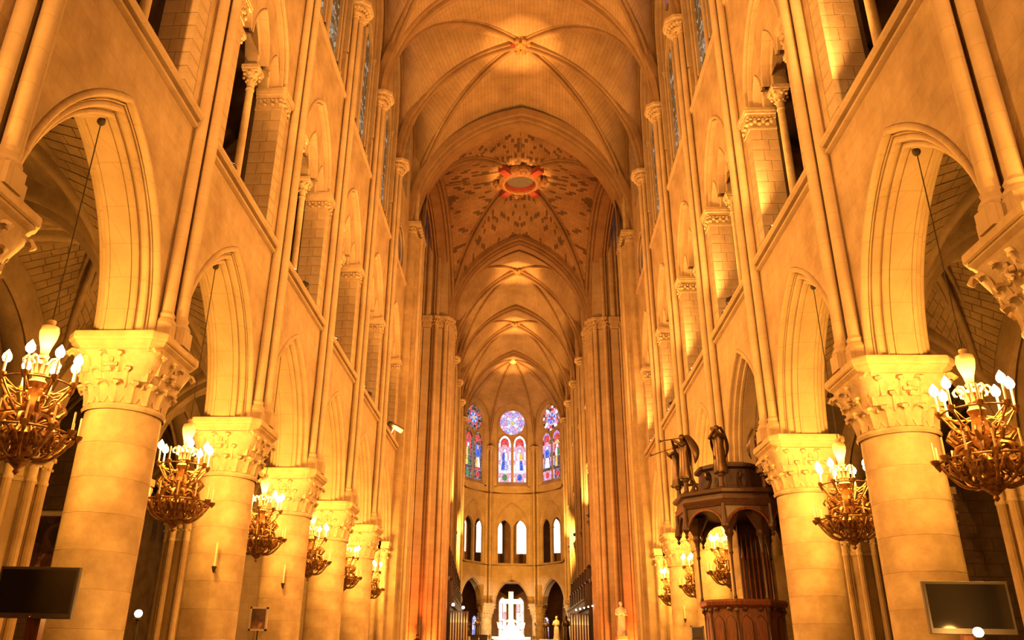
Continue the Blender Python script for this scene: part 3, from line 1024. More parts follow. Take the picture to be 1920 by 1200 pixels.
# painted ring around the oculus
oz = 32.28
oc = MB()
prof = [(1.05, .55), (1.05, .02), (1.10, -.08), (1.22, -.10), (1.32, -.02), (1.38, .08), (1.44, .06), (1.50, .16), (1.46, .6)]
oc.lathe([(r_, oz + z) for r_, z in prof], 32, (ctr.x, ctr.y), caps=False)
M_ring = plain_mat('faded_ring_paint', (0.17, 0.075, 0.022), rough=0.7, var=0.3)
ring = oc.build('oculus_ring', M_ring, xw, 40)
MB().lathe([(1.03, oz + .45), (1.03, oz + .10), (1.05, oz + .02), (1.06, oz + .45)], 32, (ctr.x, ctr.y), caps=False).build('red_band', M_redp, ring)
MB().lathe([(.02, oz + .40), (1.06, oz + .40), (1.06, oz + .44), (.02, oz + .44)], 32, (ctr.x, ctr.y)).build('board_cover', M_board, ring)
for k in range(4):
    P = (Wl, Wr, Er, El)[k]
    d = (P - ctr).normalized()
    b = Vector((-d.y, d.x))
    MB().rings([[(ctr.x + d.x * r_ + b.x * v, ctr.y + d.y * r_ + b.y * v, oz + z) for v, z in ((-.26, .40), (-.26, -.02), (.26, -.02), (.26, .40))] for r_ in (1.35, 2.15)], closed=True).build('painted_block', M_redp, ring)
    a_ = math.atan2(d.y, d.x) + pi / 4
    h_ = MB()
    cx_, cy_ = ctr.x + 1.55 * cos(a_), ctr.y + 1.55 * sin(a_)
    h_.ball((cx_, cy_, oz + .05), .24, 9, 7, (1, 1, 1.25))
    for j in range(7):
        t = a_ - 1.2 + .4 * j
        h_.ball((cx_ + .27 * cos(t), cy_ + .27 * sin(t), oz + .2), .11, 6, 5, (1, 1, 2.0))
    h_.build('carved_head', M_ring, ring)
# webs of the nave and choir end walls above the crossing arches
for P, Q, h_ in ((Vector((-6.4, 40.9)), Vector((6.4, 42.1)), 7.4), (choir(-6.2, 4.3).to_2d(), choir(6.2, 4.3).to_2d(), 6.9)):
    m_ = (P + Q) / 2
    A = halfarc(P, m_, ZX, h_ + .5, 16); A2 = halfarc(Q, m_, ZX, h_ + .5, 16)
    mbb = MB()
    for L_ in (A, A2):
        mbb.grid([[p for p in L_], [Vector((p.x, p.y, 34)) for p in L_]])
    mbb.build('gable_web', M_rib, xw)

# west crossing piers: flat pilaster towards the nave
def cross_pier_w(s):
    y = YS(s, 6) - .35
    e = empty('crossing_pier', (0, y, 0), label='flat-faced west crossing pier at the far end of the %s nave arcade' % ('left' if s < 0 else 'right'), cat='pier', group='crossing piers', kind='structure')
    e.scale = (s, 1, 1)
    MB().box(5.98, 7.6, 0, 2.2, 0, 23.75).build('pilaster', M_wall, e)
    MB().box(5.78, 7.4, .55, 2.0, 0, 23.75).build('inner_pilaster', M_wall, e)
    MB().box(6.38, 8.4, -.35, .3, 0, 6.0).build('respond', M_wall, e)
    for x_, y_, r_ in ((5.74, .85, .13), (5.74, 1.7, .13), (6.2, 2.2, .18), (6.9, 2.3, .2)):
        MB().lathe([(r_, 0), (r_, 23.75)], 12, (x_, y_)).build('colonnette', M_mould, e)
    c = MB()
    c.box(5.9, 7.6, -.08, 2.3, 23.75, 23.85)
    c.box(5.95, 7.6, -.03, 2.25, 23.85, 24.1)
    rn = random.Random(9)
    for k in range(6):
        c.ball((6.02 + .1 * k, -.03, 23.98 + .08 * (k % 2)), .09, 6, 4)
    for k in range(14):
        c.ball((5.72, .1 + .16 * k, 23.98 + .08 * (k % 2)), .10, 6, 4)
    c.box(5.72, 7.6, -.12, 2.4, 24.12, 24.22)
    c.box(5.66, 7.6, -.18, 2.45, 24.22, ZX)
    c.build('capital', M_carve, e)
    MB().box(6.0, 7.6, .1, 2.1, ZX, 33.5).build('upper_pilaster', M_wall, e)
    for k, x_ in enumerate((5.98, 6.0)):
        MB().lathe([(.13, ZX), (.13, 31.0)], 10, (x_, .2 + k * .5)).build('upper_colonnette', M_mould, e)
    # respond capital level with the arcade capitals
    a_ = MB()
    for x_ in (6.55, 6.95, 7.35):
        leafy_capital(a_, .17, .26, 5.55, ZAB, 8, True, (x_, -.38), .07)
    a_.build('respond_capital', M_carve, e)
    for x_ in (6.55, 6.95, 7.35):
        MB().lathe([(.20, 0), (.17, .5), (.17, 5.6)], 12, (x_, -.38)).build('respond_shaft', M_pier, e)
for s in (-1, 1): cross_pier_w(s)
# east crossing piers: bundles of shafts
def cross_pier_e(s):
    e = empty('crossing_pier', choir(0, 1.0), CA, 'bundled-shaft east crossing pier %s of the altar view' % ('left' if s < 0 else 'right'), 'pier', 'crossing piers', 'structure')
    e.scale = (s, 1, 1)
    MB().box(5.35, 7.6, .35, 4.6, 0, 33.5).build('core', M_tyellow, e)
    MB().box(6.42, 6.92, .05, .6, 0, 23.5).build('pilaster', M_tyellow, e)
    MB().box(5.58, 5.86, .18, .6, 0, 23.5).build('pilaster', M_tyellow, e)
    sh = ((7.38, .26, .17), (7.08, .16, .12), (6.24, .22, .10), (6.02, .12, .16), (5.34, .28, .17), (5.08, .52, .14), (4.98, .95, .19), (5.1, 1.5, .14), (5.0, 2.1, .19), (5.1, 2.7, .14), (5.0, 3.3, .19), (5.15, 3.9, .14))
    for x_, y_, r_ in sh:
        MB().lathe([(r_, 0), (r_, 23.5)], 12, (x_, y_)).build('colonnette', M_tyellow, e)
    c = MB()
    for x_, y_, r_ in sh:
        leafy_capital(c, r_, r_ * 1.45, 23.4, ZX, 7, False, (x_, y_), .07)
    for x0, x1, y0 in ((6.36, 6.98, -.02), (5.52, 5.92, .1)):
        c.box(x0, x1, y0, .6, 23.55, 24.05); c.box(x0 - .06, x1 + .06, y0 - .08, .6, 24.05, ZX)
    c.build('capitals', M_carve, e)
    for x_, y_, r_ in ((7.3, .26, .15), (7.0, .2, .12), (6.67, .15, .22), (6.2, .25, .10), (6.0, .2, .15)):
        MB().lathe([(r_, ZX), (r_, 32.0)], 10, (x_, y_)).build('upper_colonnette', M_tyellow, e)
for s in (-1, 1): cross_pier_e(s)
# transept arms beyond the crossing (closed off, seen only through slits)
for s, nm in ((-1, 'left'), (1, 'right')):
    t = MB()
    yw, ye = YS(s, 6) + 1.7, 54.0 + s * .2
    t.box(7.4, 15, yw - .8, yw, 0, 34)
    t.box(7.4, 15, ye, ye + .8, 0, 34)
    t.box(15, 15.6, yw, ye, 0, 34)
    t.box(6.0, 15, yw, ye, 33.6, 34)
    t = t.build('wall_%s_transept' % nm, M_tyellow)
    t.scale = (s, 1, 1)
    tag(t, 'plain inner walls of the %s transept arm beyond the crossing' % nm, 'wall', kind='structure')

# ------------------------------------------------------------------ choir
CB = 6.02
for s, nm in ((-1, 'left'), (1, 'right')):
    w = empty('wall_%s_choir' % nm, choir(-s * .92, 0), CA, 'arcaded limestone wall along the %s side of the choir' % nm, 'wall', kind='structure')
    k_ = CB / B
    w.scale = (s, k_, 1)
    for i in range(5):
        y = (5.35 + CB * i) / k_
        sp = inst('arcade_wall', me_spandrel, w, (0, y, 0))
        inst('arch_moulding', me_arcmould, sp); inst('string_course', me_sill, sp)
        tb = inst('tribune_wall', me_trib, w, (0, y, 0))
        inst('enclosing_arch', me_earch, tb); inst('tympanum', me_tymp, tb)
        for m_ in mesub: inst('sub_arch', m_, tb)
        for flip in (0, 1):
            loc = (0, B, 0) if flip else (0, 0, 0)
            sc = (1, -1, 1) if flip else (1, 1, 1)
            inst('jamb_capital', me_jcap, tb, loc, scale=sc)
            inst('jamb', me_jcore, tb, loc, scale=sc)
        for t in (C1, C2):
            tc = inst('tribune_column', me_tcol, w, (XC, y + t, 0))
            inst('capital', me_tcap, tc); inst('base', me_tbase, tc)
        cl = inst('clerestory_wall', me_cler, w, (0, y, 0))
        inst('string_course', me_csill, cl); inst('window_moulding', me_fmould, cl); inst('tracery', me_tracery, cl)
        for dx, dy in ((6.02, 0), (6.2, -.3), (6.2, .3), (6.3, .5), (6.3, -.5)):
            c = inst('colonnette', me_shaft, w, (dx, y + dy, 0)); inst('base', me_sbase, c)
        inst('shaft_capital', me_scap, w, (0, y, 0))
    g = MB()
    g.box(9.5, 9.7, 4 / k_, 36 / k_, ZSIL, 34); g.box(WX, 9.7, 4 / k_, 36 / k_, ZSIL - .1, ZSIL + .1); g.box(13, 13.2, 4 / k_, 36 / k_, 0, 12)
    g.box(WX + 1, 13.2, 4 / k_, 36 / k_, 11.0, 11.3)
    g.build('outer_shell', M_aisle, w)
cxf = lambda yc: (lambda p: choir(p.x, p.y + yc, p.z))
for yc in (11.35, 23.39):
    e = sexpartite(0, 0, 5.12, 6.02, 24.9, 7.2, 8.1, 7.9, 31.4, cxf(yc), M_web, 1.3)
    transverse(cxf(yc), 5.12, 24.9, 7.1, big_prof(.85, .65), 6.02, e)
    if yc < 15: transverse(cxf(yc), 5.12, 24.9, 7.0, big_prof(.66, .5), -6.02, e)

# apse
AR, AC = 5.95, 34.1
HA_ = math.asin(2.6 / AR)
vang = [-3 * HA_, -HA_, HA_, 3 * HA_]
apv = [Vector((AR * sin(a), AC + AR * cos(a))) for a in vang]
FH = 2.6                         # half width of a facet
def facet_meshes():
    d = {}
    zab = 7.2
    # arcade storey
    mb = MB()
    wall_over_arches(mb, 0, -FH, FH, 11.4, zab, [(0, 1.78, 2.5, zab, .16)])
    wall_over_arches(mb, .9, -FH, FH, 11.4, zab, [(0, 1.78, 2.5, zab, .16)])
    d['arcade_wall'] = mb.mesh('arcade_wall', M_tyellow)
    d['arch_moulding'] = MB().sweep(arch_frames(1.78, 2.5, 0, 0, zab, 14), [(.16, 0)] + arcs((.1, 0), .055, 0, -pi, 6) + [(.04, .06), (.04, .12)] + arcs((.02, .16), .05, .5, -pi, 5) + [(0, .24), (0, .9), (.16, .9)]).mesh('arch_moulding', M_tyellow, 35)
    d['string_course'] = MB().rings([[(-p, t, 11.32 + q) for p, q in ((-.2, -.06), (.02, -.06), (.1, .04), (.1, .1), (-.2, .16))] for t in (-FH, FH)], closed=True).mesh('string_course', M_tyellow)
    d['sill_course'] = MB().rings([[(-p, t, 19.3 + q) for p, q in ((-.2, -.06), (.02, -.06), (.09, .04), (.09, .1), (-.2, .16))] for t in (-FH, FH)], closed=True).mesh('string_course', M_tyellow)
    # triforium storey
    mb = MB()
    oa, oh, oz_ = .70, 1.0, 15.1
    to = (-.86, .86)
    for x in (0, .24):
        wall_over_arches(mb, x, -FH, FH, 19.9, 11.4, [(t, oa, oh, oz_, 0) for t in to], 9)
    for t in to:
        mb.sweep(arch_frames(oa, oh, 0, t, oz_, 8, stilt=oz_ - 11.45), [(.09, 0), (.05, -.05), (.0, -.02), (0, .24)])
    mb.quadv((0, -1.56, 11.45), (0, 1.56, 11.45), (.24, 1.56, 11.45), (.24, -1.56, 11.45))
    d['triforium_wall'] = mb.mesh('triforium_wall', M_tyellow)
    d['relieving_arch'] = MB().sweep(arch_frames(1.72, 2.6, 0, 0, 15.3, 12), arcs((0, 0), .10, 0, -pi, 6)).mesh('relieving_arch', M_tyellow)
    mb = MB().lathe([(.13, 11.45), (.15, 11.6), (.09, 11.7), (.09, 14.7)], 12, (.12, 0))
    leafy_capital(mb, .09, .18, 14.7, 15.15, 8, True, (.12, 0), .045)
    d['triforium_column'] = mb.mesh('triforium_column', M_tyellow)
    # clerestory storey with the window opening
    mb = MB()
    wa, wh_, wz = 1.72, 2.2, 26.5
    wall_over_arches(mb, 0, -FH, FH, 33.8, 19.4, [(0, wa, wh_, wz, 0)])
    mb.sweep(arch_frames(wa, wh_, 0, 0, wz, 12, stilt=wz - 19.6), [(.09, 0), (.02, -.05), (0, .02), (0, .5)])
    mb.quadv((0, -wa, 19.5), (0, wa, 19.5), (.5, wa, 20.1), (.5, -wa, 20.1))
    mb.box(.02, .5, -wa, wa, 19.2, 19.49)
    d['clerestory_wall'] = mb.mesh('clerestory_wall', M_tyellow)
    return d
FM = facet_meshes()
# glazing of one apse window: rose of r 1.5 over two lancets
def apse_tracery():
    mb = MB()
    x = .30
    rz, rr = 27.05, 1.50
    for k in range(36):
        pass
    fr = []
    for k in range(36):
        a = 2 * pi * k / 36
        dd = Vector((0, cos(a), sin(a)))
        fr.append([Vector((x, 0, rz)) + dd * (rr + .05 * cos(t)) + Vector((.08 * sin(t), 0, 0)) for t in [2 * pi * j / 6 for j in range(6)]])
    mb.rings(fr, closed=True, caps=False, cyc=True)
    mb.tube([(x, 0, 20.0), (x, 0, 25.5)], .10, 6)
    for t in (-.86, .86):
        mb.tube([Vector((x, t + q, 24.6 + z)) for q, z, _, _ in arch(.72, .95, 0, 7)], .07, 5)
        for e_ in (-.78, .78):
            mb.tube([(x, t + e_, 20.0), (x, t + e_, 24.6)], .05, 5)
    # stone filling round the rose and lancet heads
    n = 80
    wa, wh_, wz = 1.72, 2.2, 26.5
    for k in range(n):
        p, q = -wa + 2 * wa * k / n, -wa + 2 * wa * (k + 1) / n
        def sg(t):
            hi = wz + (archz(wa, wh_, t) or 0)
            lo = 20.0
            for tc in (-.86, .86):
                if abs(t - tc) < .75: lo = 24.6 + (archz(.75, 1.0, t - tc) or 0)
            if abs(abs(t) - .86) >= .75: lo = 20.0
            dz = sqrt(max(0, 1.5 ** 2 - t * t))
            return [(lo, max(lo, rz - dz)), (min(hi, rz + dz), hi)]
        for (a, b), (c, d_) in zip(sg(p + 1e-4), sg(q - 1e-4)):
            if b - a > 1e-3 or d_ - c > 1e-3:
                mb.quadv((x + .04, p, a), (x + .04, q, c), (x + .04, q, d_), (x + .04, p, b))
    return mb
me_atr = apse_tracery().mesh('tracery', M_tyellow)
def sector(r0, r1, a0, a1, zc, n=3):
    pts = [(r1 * cos(a0 + (a1 - a0) * k / n), zc + r1 * sin(a0 + (a1 - a0) * k / n)) for k in range(n + 1)]
    pts += [(r0 * cos(a1 + (a0 - a1) * k / n), zc + r0 * sin(a1 + (a0 - a1) * k / n)) for k in range(n + 1)]
    return pts
def apse_glass(wd, scheme):
    """scheme: colour keys for the rose rings and the lancets"""
    x = .34
    def P(pts, key): pane_poly(pts, x).build('pane', G[key], wd, 0)
    rz = 27.05
    P([(.24 * cos(2 * pi * k / 10), rz + .24 * sin(2 * pi * k / 10)) for k in range(10)], scheme['eye'])
    for ring_, (r0, r1, n, keys) in enumerate(((.27, .62, 12, scheme['r1']), (.65, .82, 12, scheme['r2']), (.85, 1.20, 16, scheme['r3']), (1.23, 1.46, 24, scheme['r4']))):
        for k in range(n):
            g_ = .025 / r1
            P(sector(r0, r1, 2 * pi * k / n + g_, 2 * pi * (k + 1) / n - g_, rz, 2), keys[k % len(keys)])
    for side, c_ in ((0, -.86), (1, .86)):
        lw = .70
        bor, d = scheme['border'], scheme['fig'][side]
        Q = lambda pts, key: P([(-(c_ + u), z) for u, z in pts], key)
        zz = [20.08 + (24.6 - 20.08) * k / 9 for k in range(10)]
        for k in range(9):
            for q0, q1 in ((-lw, -lw + .20), (lw - .20, lw)):
                Q([(q0, zz[k] + .02), (q1, zz[k] + .02), (q1, zz[k + 1] - .02), (q0, zz[k + 1] - .02)], bor[k % len(bor)])
        w = lw - .23
        # medallion below the figure
        oct8 = [(.30 * cos(2 * pi * k / 8 + pi / 8), 20.58 + .36 * sin(2 * pi * k / 8 + pi / 8)) for k in range(8)]
        Q(oct8, d['med'][0])
        for sx in (-1, 1):
            Q([(sx * w, 20.10), (sx * .03, 20.10), (sx * .14, 20.21), (sx * .31, 20.42), (sx * .31, 20.74), (sx * .14, 20.95), (sx * .03, 21.04), (sx * w, 21.04)], d['med'][-1])
        for k in range(3):
            Q([(-w + .315 * k, 21.08), (-w + .315 * k + .295, 21.08), (-w + .315 * k + .295, 21.40), (-w + .315 * k, 21.40)], d['band'])
        # robe, torso and head
        for sx, kr, kt in ((-1, d['robe'][0], d['torso'][0]), (1, d['robe'][-1], d['torso'][-1])):
            Q([(sx * .012, 21.44), (sx * .40, 21.44), (sx * .36, 21.95), (sx * .28, 22.55), (sx * .012, 22.55)], kr)
            Q([(sx * .012, 22.58), (sx * .28, 22.58), (sx * .33, 23.0), (sx * .26, 23.38), (sx * .10, 23.48), (sx * .012, 23.48)], kt)
            Q([(sx * w, 21.44), (sx * .43, 21.44), (sx * .39, 21.95), (sx * .31, 22.55), (sx * w, 22.55)], d['bg'][0])
            Q([(sx * w, 22.58), (sx * .31, 22.58), (sx * .36, 23.0), (sx * .29, 23.40), (sx * .20, 23.52), (sx * .22, 23.95), (sx * w, 23.95)], d['bg'][-1])
        Q([(.17 * cos(2 * pi * k / 9), 23.71 + .20 * sin(2 * pi * k / 9)) for k in range(9)], d['head'])
        Q([(-w, 23.99), (w, 23.99), (.25, 24.3), (0, 24.42), (-.25, 24.3)], d['can'])
        for sx in (-1, 1):
            Q([(sx * w, 24.02), (sx * w, 24.6), (sx * .012, 24.6), (sx * .012, 24.45), (sx * .26, 24.33)], 'r')
        top = [(q, 24.63 + z) for q, z, _, _ in arch(lw, .86, 0, 6)]
        inn = [(q, 24.63 + z) for q, z, _, _ in arch(w, .56, 0, 6)]
        Q(inn, 'r')
        h = len(top) // 2
        Q(top[:h + 1] + inn[:h + 1][::-1], bor[0]); Q(top[h:] + inn[h:][::-1], bor[0])
SCH = {
    'c': dict(eye='y', r1='lwl', r2='pwp', r3='vlpv', r4='vpwv', border='wpw', fig=[
        dict(med='gp', band='w', robe='bl', torso='bw', bg='wp', head='w', can='p'), dict(med='bp', band='w', robe='wb', torso='wy', bg='wp', head='w', can='p')]),
    'l': dict(eye='y', r1='bl', r2='r', r3='skrs', r4='srs', border='sks', fig=[
        dict(med='gk', band='k', robe='yg', torso='yg', bg='kr', head='w', can='r'), dict(med='rk', band='r', robe='yw', torso='bb', bg='kb', head='p', can='k')]),
    'r': dict(eye='r', r1='lb', r2='p', r3='rpws', r4='wsr', border='vps', fig=[
        dict(med='rp', band='k', robe='ww', torso='bb', bg='kv', head='w', can='p'), dict(med='rk', band='k', robe='yk', torso='wg', bg='kr', head='w', can='y')]),
}
apw = empty('wall_apse', label='polygonal apse wall of arches, paired gallery openings and tall windows behind the altar', cat='wall', kind='structure')
facets = [(0, 'c'), (-1, 'l'), (1, 'r')]
apo = AR * cos(HA_)
for k, key in facets:
    phi = 2 * HA_ * k
    base = choir(apo * sin(phi), AC + apo * cos(phi))
    rot = CA + pi / 2 - phi      # local x (outwards) points along the facet normal
    for n_ in ('arcade_wall', 'triforium_wall', 'clerestory_wall'):
        o = inst(n_, FM[n_], apw, base + Vector((0, 0, .35 if n_ == 'clerestory_wall' else 0)), rot)
        if n_ == 'arcade_wall':
            inst('arch_moulding', FM['arch_moulding'], o); inst('string_course', FM['string_course'], o)
        elif n_ == 'triforium_wall':
            inst('relieving_arch', FM['relieving_arch'], o); inst('triforium_column', FM['triforium_column'], o); inst('string_course', FM['sill_course'], o)
            for q in (-1.64, 1.64):
                MB().lathe([(.09, 11.45), (.09, 15.1)], 10, (-.03, q)).build('colonnette', M_tyellow, o)
    winno[0] += 1
    wd = empty('window_%d' % winno[0], base + Vector((0, 0, .35)), rot, ['left stained-glass window of the apse with a deep blue rose eye', 'tall central stained-glass window of the apse with a violet and pink rose', 'right stained-glass window of the apse with red and white rose rim'][k + 1], 'window', 'apse windows', 'structure')
    inst('tracery', me_atr, wd)
    apse_glass(wd, SCH[key])
# side facets that close the hemicycle are the last choir bays; shafts stand at every angle
for j, a in enumerate(vang):
    p = choir(apv[j].x, apv[j].y)
    for q in (-.30, 0.0, .30):
        inn = choir(apv[j].x - (.42 if q == 0 else .16) * sin(a) + q * 1.15 * cos(a), apv[j].y - (.42 if q == 0 else .16) * cos(a) - q * 1.15 * sin(a))
        o = MB().lathe([(.2, 7.2), (.2, 7.45), (.15, 7.6), (.145, 24.0)], 12, (inn.x, inn.y)).build('colonnette', M_tyellow, apw)
        cp = MB()
        leafy_capital(cp, .145, .26, 23.7, 24.4, 8, False, (inn.x, inn.y), .07)
        cp.build('capital', M_carve, o)
# apse vault: ribs radiate from the keystone to the angles
ae = empty('vault_bay'); ae.parent = ceil
Z0A, HB = 24.4, 8.6
cor = [Vector((-5.12, AC - 4.7))] + apv + [Vector((5.12, AC - 4.7))]
O = Vector((0, AC))
web = MB()
c3 = lambda p: choir(p.x, p.y, p.z)
for a, b in zip(cor[:-1], cor[1:]):
    mid = (a + b) / 2
    wz = 5.3
    for P in (a, b):
        Wp = []
        n1 = 7
        for k in range(n1 + 1):
            f = k / n1
            pl = P.lerp(mid, 1 - (1 - (1 - cos(f * pi / 2)) ** 1.3))
            Wp.append(Vector((pl.x, pl.y, Z0A + wz * sin(f * pi / 2) ** .8)))
        ap = Wp[-1]; bo = Vector((O.x, O.y, Z0A + HB + .3))
        Wp += [ap.lerp(bo, k / 9) + Vector((0, 0, .5 * sin(pi * k / 9))) for k in range(1, 10)]
        D = halfarc(P, O, Z0A, HB + .3, 16)
        web.grid(*ruled([c3(p) for p in D], [c3(p) for p in Wp]))
for sx in (-1, 1):
    T = halfarc(Vector((sx * 5.12, AC - 4.7)), Vector((0, AC - 4.7)), Z0A + .3, 7.5, 16)
    D = halfarc(Vector((sx * 5.12, AC - 4.7)), O, Z0A, HB + .3, 16)
    web.grid(*ruled([c3(p) for p in T], [c3(p) for p in D]))
web.build('vault_web', M_web, ae, 50)
cen = choir(0, AC, Z0A)
for P in cor:
    pts = [c3(p) for p in halfarc(P - (P - O).normalized() * .15, O, Z0A, HB, 20)]
    rib_mesh(pts, rib_prof(.52, .56), cen).build('rib', M_rib, ae, 40)
c0 = choir(0, AC, Z0A + HB)
MB().lathe([(.4, c0.z + .3), (.42, c0.z - .05), (.3, c0.z - .2), (.1, c0.z - .2)], 14, (c0.x, c0.y)).build('keystone', M_gold, ae)
# gallery and ambulatory shell behind the apse with their windows
sh = MB()
npt = 20
rows_lo = []
for rad, z0, z1 in ((11.2, 0, 11.0), (9.6, 11.0, 19.2)):
    rr = []
    for z in (z0, z1):
        rr.append([choir(rad * sin(-1.75 + 3.5 * k / npt), AC + rad * cos(-1.75 + 3.5 * k / npt), z) for k in range(npt + 1)])
    sh.grid(rr)
for z, ra, rb in ((11.2, 5.2, 11.3), (19.0, 5.2, 9.7)):
    sh.grid([[choir(rd * sin(-1.75 + 3.5 * k / npt), AC + rd * cos(-1.75 + 3.5 * k / npt), z) for k in range(npt + 1)] for rd in (ra, rb)])
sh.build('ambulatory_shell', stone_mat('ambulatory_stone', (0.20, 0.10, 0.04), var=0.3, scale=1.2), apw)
def amb_window(phi, rad, z0, z1, hw, mats, label, seg=1):
    winno[0] += 1
    p = choir((rad - .08) * sin(phi), AC + (rad - .08) * cos(phi))
    wd = empty('window_%d' % winno[0], p, CA + pi / 2 - phi, label, 'window', None, 'structure')
    for k in range(seg):
        a, b = z0 + (z1 - z0) * k / seg, z0 + (z1 - z0) * (k + 1) / seg
        for sgn in (-1, 1):
            pane_poly([(sgn * .03, a + .02), (sgn * hw, a + .02), (sgn * hw, b - .02), (sgn * .03, b - .02)], 0).build('pane', mats[(k + (sgn > 0)) % len(mats)], wd, 0)
    top = [(q, z1 + .02 + z) for q, z, _, _ in arch(hw, hw * 1.5, 0, 6)]
    pane_poly(top, 0).build('pane', mats[0], wd, 0)
    fr = MB().tube([(-.03, q, z) for q, z in [(-hw, z0)] + top + [(hw, z0)]], .07, 5)
    fr.tube([(-.03, -hw, z0), (-.03, hw, z0)], .07, 5)
    fr.build('frame', M_tyellow, wd)
GW = [M_glow_win]
lab = 'narrow white daylit window seen through the gallery openings, '
for phi, hw_, tx in ((-.175, .62, 'left of the middle pair'), (.122, .62, 'right of the middle pair'), (-.64, .6, 'beyond the left pair, outer'), (-.405, .42, 'in the left pair, inner'), (.56, .6, 'in the right pair')):
    amb_window(phi, 9.6, 12.9, 15.9, hw_, GW, lab + tx, 2)
lab = 'ambulatory stained window low behind the '
for phi, key, tx in ((-.088, 'wwwp', 'cross, left half'), (.09, 'wpww', 'cross, right half'), (-.385, 'lwl', 'left arch'), (-.49, 'wl', 'left arch near its pier'), (.365, 'wlv', 'right arch')):
    amb_window(phi, 11.2, 3.0, 5.8 if abs(phi) > .2 else 7.6, .30 if abs(phi) > .2 else .48, [G[c] for c in key], lab + tx, 5)

# ------------------------------------------------------------------ aisles
AX0, AX1 = WX + TH, 11.65
AO = AX1 + .9 - AX0              # offset of the second aisle
AXC, AXH = (AX0 + AX1) / 2, (AX1 - AX0) / 2
acor = [Vector((AX0, 0)), Vector((AX1, 0)), Vector((AX1, B)), Vector((AX0, B))]
actr = Vector((AXC, B / 2))
acells = quad_cells(acor, actr, ZAB - .1, [3.05, 3.15, 3.05, 3.15], 3.55, 14, .44)
aweb = MB()
for A, Bc in acells:
    aweb.grid(*ruled(A, Bc, 8))
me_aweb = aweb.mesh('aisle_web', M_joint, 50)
def stones_on(A, Bc, cen, row=.21, ln=.40, seed=1):
    """single web stones over a ruled patch, proud of the mortar bed"""
    rnd = random.Random(seed)
    out = []
    # arc length table along the middle
    mids = [(a + b) / 2 for a, b in zip(A, Bc)]
    L_ = [0.0]
    for p, q in zip(mids[:-1], mids[1:]): L_.append(L_[-1] + (q - p).length)
    def at(C, v):
        for k in range(len(L_) - 1):
            if v <= L_[k + 1] + 1e-9:
                f = (v - L_[k]) / max(1e-9, L_[k + 1] - L_[k])
                return C[k].lerp(C[k + 1], f)
        return C[-1]
    nr = max(1, int(L_[-1] / row))
    for r_ in range(nr):
        v0, v1 = L_[-1] * r_ / nr, L_[-1] * (r_ + 1) / nr
        a0, a1, b0, b1 = at(A, v0), at(A, v1), at(Bc, v0), at(Bc, v1)
        w = ((a0 - b0).length + (a1 - b1).length) / 2
        if w < .12: continue
        m_ = max(1, int(round(w / ln)))
        cuts = [0.0] + [min(1, max(0, (k + (rnd.random() - .5) * .35 + (.25 if r_ % 2 else -.25) * (m_ > 1)) / m_)) for k in range(1, m_)] + [1.0]
        for c0, c1 in zip(cuts[:-1], cuts[1:]):
            g = .010 / w
            gv = .010 / (v1 - v0)
            q = [a0.lerp(b0, c0 + g).lerp(a1.lerp(b1, c0 + g), gv), a0.lerp(b0, c1 - g).lerp(a1.lerp(b1, c1 - g), gv), a0.lerp(b0, c1 - g).lerp(a1.lerp(b1, c1 - g), 1 - gv), a0.lerp(b0, c0 + g).lerp(a1.lerp(b1, c0 + g), 1 - gv)]
            nn = (q[1] - q[0]).cross(q[3] - q[0])
            if nn.length < 1e-6: continue
            nn.normalize()
            if nn.dot(cen - q[0]) < 0: nn = -nn
            pr = .016 + .012 * rnd.random()
            out.append(([p - nn * .02 for p in q], [p + nn * pr for p in q]))
    return out
acen = Vector((AXC, B / 2, ZAB))
aston = []
for k, (A, Bc) in enumerate(acells):
    aston += stones_on(A, Bc, acen, seed=k)
aston.sort(key=lambda s_: -(s_[1][0] - s_[1][1]).length * (s_[1][1] - s_[1][2]).length)
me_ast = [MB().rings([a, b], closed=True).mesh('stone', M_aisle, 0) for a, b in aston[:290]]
def joined(lst):
    mb = MB()
    for a, b in lst: mb.rings([a, b], closed=True)
    return mb
me_ast_rest = joined(aston[290:]).mesh('web_stones', M_aisle, 0)
me_ast_all = joined(aston).mesh('web_stones', M_aisle, 0)
arib = []
ac3 = Vector((AXC, B / 2, ZAB - .1))
for P in acor:
    arib.append(rib_mesh(halfarc(P, actr, ZAB - .1, 3.55, 14), rib_prof(.46, .52), ac3).mesh('rib', M_aisle, 40))
atr = []
for P in (acor[0], acor[1]):
    atr.append(rib_mesh(halfarc(P, Vector((AXC, 0)), ZAB - .1, 2.95, 14), big_prof(.80, .60), Vector((AXC, 0, ZAB - .1))).mesh('transverse_rib', M_aisle, 40))
owall = wall_over_arches(wall_over_arches(MB(), AX1, 0, B, 11.2, ZAB - .2, [(B / 2, 2.05, 3.0, ZAB - .2, 0)]), AX1 + .9, 0, B, 11.2, ZAB - .2, [(B / 2, 2.05, 3.0, ZAB - .2, 0)])
owall.sweep(arch_frames(2.05, 3.0, AX1, B / 2, ZAB - .2, 12), [(.0, 0), (-.07, .08), (-.02, .16), (-.09, .26), (-.09, .64), (-.02, .74), (-.07, .82), (0, .9)])
me_owall = owall.mesh('aisle_arch_wall', M_aisle, 35)
